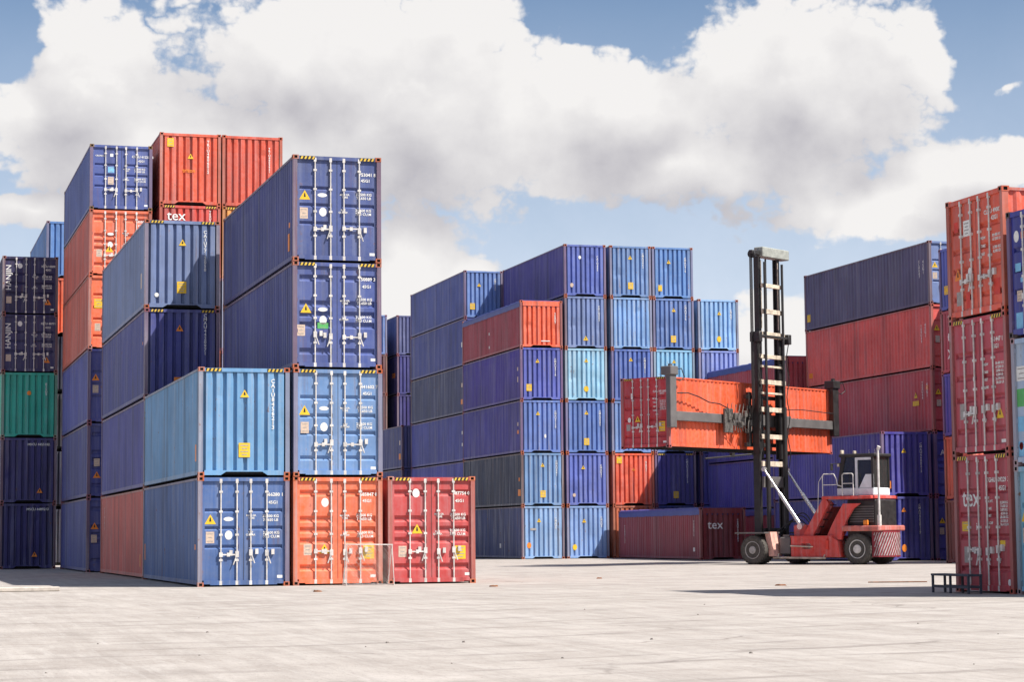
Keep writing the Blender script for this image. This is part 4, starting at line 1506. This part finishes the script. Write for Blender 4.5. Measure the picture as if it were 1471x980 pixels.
b.bevbox(-.70, 1.32, MY - .30, MY + .16, 12.93, 13.36, .03)
part('mast_crosshead', b, simple('crosshead_grey', (.30, .31, .28), .6, var=.25, scale=4), truck)
b = MB()
b.bevbox(-1.30, -.70, MY - .18, MY + .02, 13.00, 13.18, .02)
b.lathe_x([(-.05, .17), (.05, .17)], (-1.18, MY - .05, 13.02), 16)
b.bevbox(-1.22, 1.22, MY - .36, MY - .302, 9.50, 9.60, .01)
b.bevbox(-1.22, -.98, MY - .40, MY + .1, 9.30, 9.72, .02)
b.bevbox(.98, 1.22, MY - .40, MY + .1, 9.30, 9.72, .02)
part('mast_pulley', b, MASTBLK, truck, sm=40)
b = MB()
for dx in (-1.32, -1.24, -1.16):
    b.path([(dx, MY - .05, 13.02), (dx, MY - .05, 6.6 + (dx + 1.32) * 2), (dx + .15, MY + .15, 6.1), (dx + .35, MY + .30, 6.15)], .022)
pts = [(-1.05 + .10 * math.sin(t * 1.3), MY - .28 - .03 * math.sin(t), 9.3 - t * .28) for t in range(0, 20)]
b.path(pts, .022)
pts = [(1.05 + .10 * math.sin(t * 1.1 + 2), MY - .28, 9.3 - t * .28) for t in range(0, 20)]
b.path(pts, .022)
part('hydraulic_hose', b, MASTBLK, truck, sm=60)
for sx, top in ((-1, 3.95), (1, 3.95)):
    b = MB()
    p0, p1 = Vector((sx * .86, MY - .26, top)), Vector((sx * .86, -1.72, 1.55))
    pm = p0.lerp(p1, .42)
    b.tube(p0, pm, .048, 10)
    b.tube(pm, p1, .082, 12)
    b.tube(p0 + Vector((-.1, 0, 0)), p0 + Vector((.1, 0, 0)), .09, 10)
    b.tube(p1 + Vector((-.14, 0, 0)), p1 + Vector((.14, 0, 0)), .13, 10)
    part('tilt_cylinder', b, CHROME, truck, sm=40)

# carriage and side-lift spreader (held container: side face at y=.93, lx -6.31 .. 5.88, z 4.757 .. 7.653)
HZ = 4.757
carriage = MB()
for x in (-1.15, 1.05):
    carriage.bevbox(x - .05, x + .15, MY + .21, MY + .36, 4.9, 7.2, .01)
for z in (5.0, 5.55, 6.55, 7.0):
    carriage.bevbox(-1.35, 1.35, MY + .23, MY + .38, z - .08, z + .08, .01)
part('lift_carriage', carriage, MASTBLK, truck)
b = MB()
YB = .70
b.bevbox(-2.25, 2.25, YB - .02, YB + .20, 5.78, 6.30, .02)
sp = part('spreader', b, GREYSTEEL, truck)
for x0, x1, name in ((-6.15, -2.25, 'telescopic_beam'), (2.25, 5.75, 'telescopic_beam')):
    b = MB()
    b.bevbox(x0, x1, YB + .02, YB + .175, 5.84, 6.22, .015)
    part(name, b, GREYSTEEL, sp)
for x0, x1, mat in ((-6.55, -6.13, GREYSTEEL), (5.62, 6.06, MASTBLK)):
    b = MB()
    b.bevbox(x0, x1, YB - .05, YB + .18, 5.55, 7.70, .02)
    b.bevbox(x0 - .05, x1 + .05, YB - .12, YB + .40, 7.664, 8.02, .03)
    b.tube(((x0 + x1) / 2, YB + .1, 8.02), ((x0 + x1) / 2, YB + .1, 8.12), .09, 10)
    part('grab_arm', b, mat, sp)
    b = MB()
    s = 1
    b.path([(x1, YB, 7.9), (x1 + .35, YB - .05, 7.95), (x1 + .55, YB - .05, 7.6), (x1 + .3, YB, 7.45), (x1 + .02, YB, 7.5)], .02)
    part('hose_loop', b, MASTBLK, sp, sm=60)
HYD = simple('hydraulic_gear_grey', (.12, .11, .10), .5, .2, .6, 14)
rnd = random.Random(3)
for k in range(5):
    x = -2.6 + k * .40 + rnd.uniform(-.05, .05)
    z = 5.75 + rnd.uniform(0, .6)
    b = MB()
    b.bevbox(x - .10, x + .10, YB - .22, YB - .03, z - .12, z + .14, .02)
    part('valve_block', b, HYD, sp)
for k in range(8):
    x = -2.7 + k * .24
    b = MB()
    b.path([(x + .16 * math.sin(q * .22 + k * .7), YB - .22 - .05 * math.cos(q * .25 + k), 5.50 + q * .052 + .04 * math.sin(k * 2.0)) for q in range(23)], .020)
    part('hydraulic_hose', b, HYD, sp, sm=50)
b = MB()
b.bevbox(-2.9, -2.3, YB - .14, YB - .025, 5.45, 6.45, .02)
part('valve_plate', b, HYD, sp)
b = MB()
b.path([(-6.0, YB, 6.95), (-5.3, YB - .02, 6.98), (-4.6, YB - .03, 6.86), (-3.9, YB - .05, 6.66), (-3.2, YB - .08, 6.62), (-2.6, YB - .1, 6.45)], .026)
part('hydraulic_hose', b, MASTBLK, sp, sm=50)
b = MB()
b.path([(1.3, YB - .1, 6.55), (3.0, YB - .04, 6.62), (5.6, YB, 6.55)], .020)
part('hydraulic_hose', b, MASTBLK, sp, sm=50)
b = MB()
b.path([(-1.0, MY + .1, 4.6), (-2.1, YB, 4.50), (-4.1, YB + .05, 4.35)], .035)
b.bevbox(-2.3, -2.1, YB - .05, YB + .1, 4.45, 4.62, .01)
part('support_rod', b, MASTBLK, sp)

axv = Vector((math.cos(T_ROT), math.sin(T_ROT), 0))
fdv = Vector((-math.sin(T_ROT), math.cos(T_ROT), 0))
ctr = T0 + axv * (-6.31 + L / 2) + fdv * (.93 + W / 2)
held = container('shipping_container', (ctr.x, ctr.y, HZ), T_ROT - R(90), HC, '#c63546',
                 'orange-sided red-doored container hanging on the spreader of the lift truck', 'containers being moved', front='door', grooves='C', hazard=True, wear=.2,
                 end_colour='#bf3339', cast=srgb('#a03a38'),
                 marks=[('text', .82, .80, 'CAIU 491845 0', .12), ('text', .86, .75, '45G1', .11), ('text', .70, .60, 'MGW\n\nTARE\n\nNET\n\nCUBE', .08),
                        ('text', .86, .60, '32.500 KG\n71.650 LB\n3.870 KG\n8.530 LB\n28.630 KG\n63.120 LB', .07),
                        ('rect', .22, .74, .09, .24, 'w'), ('disc', .17, .415, .08, .10, 'w'), ('tri', .345, .415, .28, 'y'), ('rect', .15, .29, .20, .26, 'e', 3), ('rect', .84, .31, .30, .40, 'y', 3), ('rect', .90, .08, .16, .08, 'w')])
for o in held.children:
    if o.name.startswith(('side_wall', 'top_rail', 'bottom_rail')):
        o.color = (*srgb('#e05a30'), .15)  # sides get a sunlit orange, doors a shaded red, in the colour itself

# ------------------------------------------------------------------ small goal in front of the orange doors
goal = thing('football_goal', 'small white metal goal frame with torn net before orange doors', 'goal', (12.45, 55.40, 0))
GW, GH, GD = 1.22, 1.08, .62
for sx in (-1, 1):
    b = MB()
    b.tube((sx * GW / 2 + .03 * sx, 0, 0), (sx * GW / 2 - .02, .02, GH), .012, 8)
    part('goal_post', b, GALV, goal, sm=40)
    b = MB()
    b.tube((sx * GW / 2 - .02, .02, GH - .02), (sx * GW / 2, GD, .02), .013, 8)
    b.tube((sx * GW / 2 + .03 * sx, 0, .02), (sx * GW / 2, GD, .02), .013, 8)
    part('goal_stay', b, GALV, goal, sm=40)
b = MB()
b.tube((-GW / 2 + .02 - .06, .02, GH), (GW / 2 - .02 + .02, .02, GH - .015), .013, 8)
part('crossbar', b, GALV, goal, sm=40)
b = MB()
b.tube((-GW / 2, GD, .02), (GW / 2, GD, .02), .013, 8)
part('ground_bar', b, GALV, goal)
b = MB()
nx, nz = 15, 13
rn = random.Random(5)


def netp(i, j):
    f = j / nz
    return Vector((-GW / 2 + GW * i / nx + .015 * math.sin(j * 1.7 + i), .03 + (GD - .03) * (1 - f) + .03 * math.sin(i * 1.3 + j), .03 + (GH - .05) * f))


for i in range(nx):
    for j in range(nz):
        if rn.random() < .12:
            continue
        b.tube(netp(i, j), netp(i + 1, j + 1), .004, 3, caps=False)
        b.tube(netp(i + 1, j), netp(i, j + 1), .004, 3, caps=False)
part('net', b, NETM, goal)

# ------------------------------------------------------------------ low bench in front of the red doors
bench = thing('bench', 'low dark metal bench standing in front of the red tex doors', 'bench', (21.52, 40.35, 0), R(90))
BW, BD, BH = 1.62, .34, .40
b = MB()
b.bevbox(-BW / 2, BW / 2, -BD / 2, BD / 2, BH - .045, BH, .008)
part('seat', b, WOODDK, bench)
for sx in (-1, 0, 1):
    for sy in (-1, 1):
        b = MB()
        b.box(sx * (BW / 2 - .04) - .024, sx * (BW / 2 - .04) + .024, sy * (BD / 2 - .03) - .02, sy * (BD / 2 - .03) + .02, 0, BH - .046)
        part('leg', b, WOODDK, bench)
for sy in (-1, 1):
    b = MB()
    for x0, x1 in ((-BW / 2 + .066, -.026), (.026, BW / 2 - .066)):
        b = MB()
        b.box(x0, x1, sy * (BD / 2 - .03) - .015, sy * (BD / 2 - .03) + .015, .11, .165)
        part('stretcher', b, WOODDK, bench)

# ------------------------------------------------------------------ kerb and litter
b = MB()
b.bevbox(-3.6, 4.35, 54.25, 54.75, 0, .11, .02)
k = part('kerb', b, KERBM)
k['kind'] = 'structure'


def scrap(x, y, s, label, mat=RUSTY, seed=1):
    rr = random.Random(seed)
    b = MB()
    n = 9
    ring = [(math.cos(2 * math.pi * i / n) * s * rr.uniform(.5, 1), math.sin(2 * math.pi * i / n) * s * .6 * rr.uniform(.5, 1)) for i in range(n)]
    vs = [(p[0], p[1], .002) for p in ring] + [(p[0] * .8, p[1] * .8, .02 + rr.uniform(0, .03)) for p in ring] + [(0, 0, .035)]
    fs = [tuple(reversed(range(n)))] + [(i, (i + 1) % n, n + (i + 1) % n, n + i) for i in range(n)] + [(n + i, n + (i + 1) % n, 2 * n) for i in range(n)]
    b.add(vs, fs)
    o = part('scrap', b, mat)
    o.location = (x, y, 0)
    tag(o, label, 'debris', 'scraps lying about the yard')


b = MB()
b.tube((-.75, 0, .014), (.75, 0, .014), .014, 6)
rodo = part('dark_bar', b, RUSTY)  # thin dark cylinder laid flat on the ground
rodo.location, rodo.rotation_euler = (24.9, 49.8, 0), (0, 0, R(-16))
tag(rodo, 'thin dark bar lying on the concrete near the bench', 'rod')

SX = [(709, 843.5, .16), (861, 832, .10), (1121, 842, .22), (455, 851, .14)]


def ground_at(x, y):
    """photo pixel on the yard floor -> where that spot lies"""
    a_, b_ = x - 735.5, y - 490.0
    cr, sr = math.cos(ROLL), math.sin(ROLL)
    u, v = cr * a_ + sr * b_, -sr * a_ + cr * b_
    d = fwd + rgt * (u / F_PX) - upv * (v / F_PX)
    t = -CAM_H / d.z
    return d.x * t, d.y * t


for (x, y, sz), lb in zip(SX, ('crumpled rusty scrap lying near the dark red container', 'small rusty scrap lying in the middle of the yard',
                               'flattened rusty scrap lying before the lift truck shadow', 'bent rusty scrap lying before the orange doors')):
    gx, gy = ground_at(x, y)
    scrap(gx, gy, sz, lb, RUSTY, int(x))
STONE = simple('dark_stone', (.16, .14, .125), .9, var=.4, scale=20)
rs = random.Random(11)
for k in range(18):
    gx, gy = ground_at(rs.uniform(10, 1460), rs.uniform(862, 972))
    b = MB()
    r_ = rs.uniform(.010, .024)
    ring = [(math.cos(i * math.pi / 3.5) * r_ * rs.uniform(.7, 1.2), math.sin(i * math.pi / 3.5) * r_ * rs.uniform(.7, 1.2)) for i in range(7)]
    vs_ = [(p[0], p[1], 0.0) for p in ring] + [(p[0] * .6, p[1] * .6, r_ * rs.uniform(.5, .9)) for p in ring]
    b.add(vs_, [tuple(reversed(range(7))), tuple(range(7, 14))] + [(i, (i + 1) % 7, 7 + (i + 1) % 7, 7 + i) for i in range(7)])
    o = part('stone', b, STONE)
    o.location = (gx, gy, 0)
    tag(o, 'small dark stone lying loose on the pale concrete', 'stone', 'loose stones on the concrete')
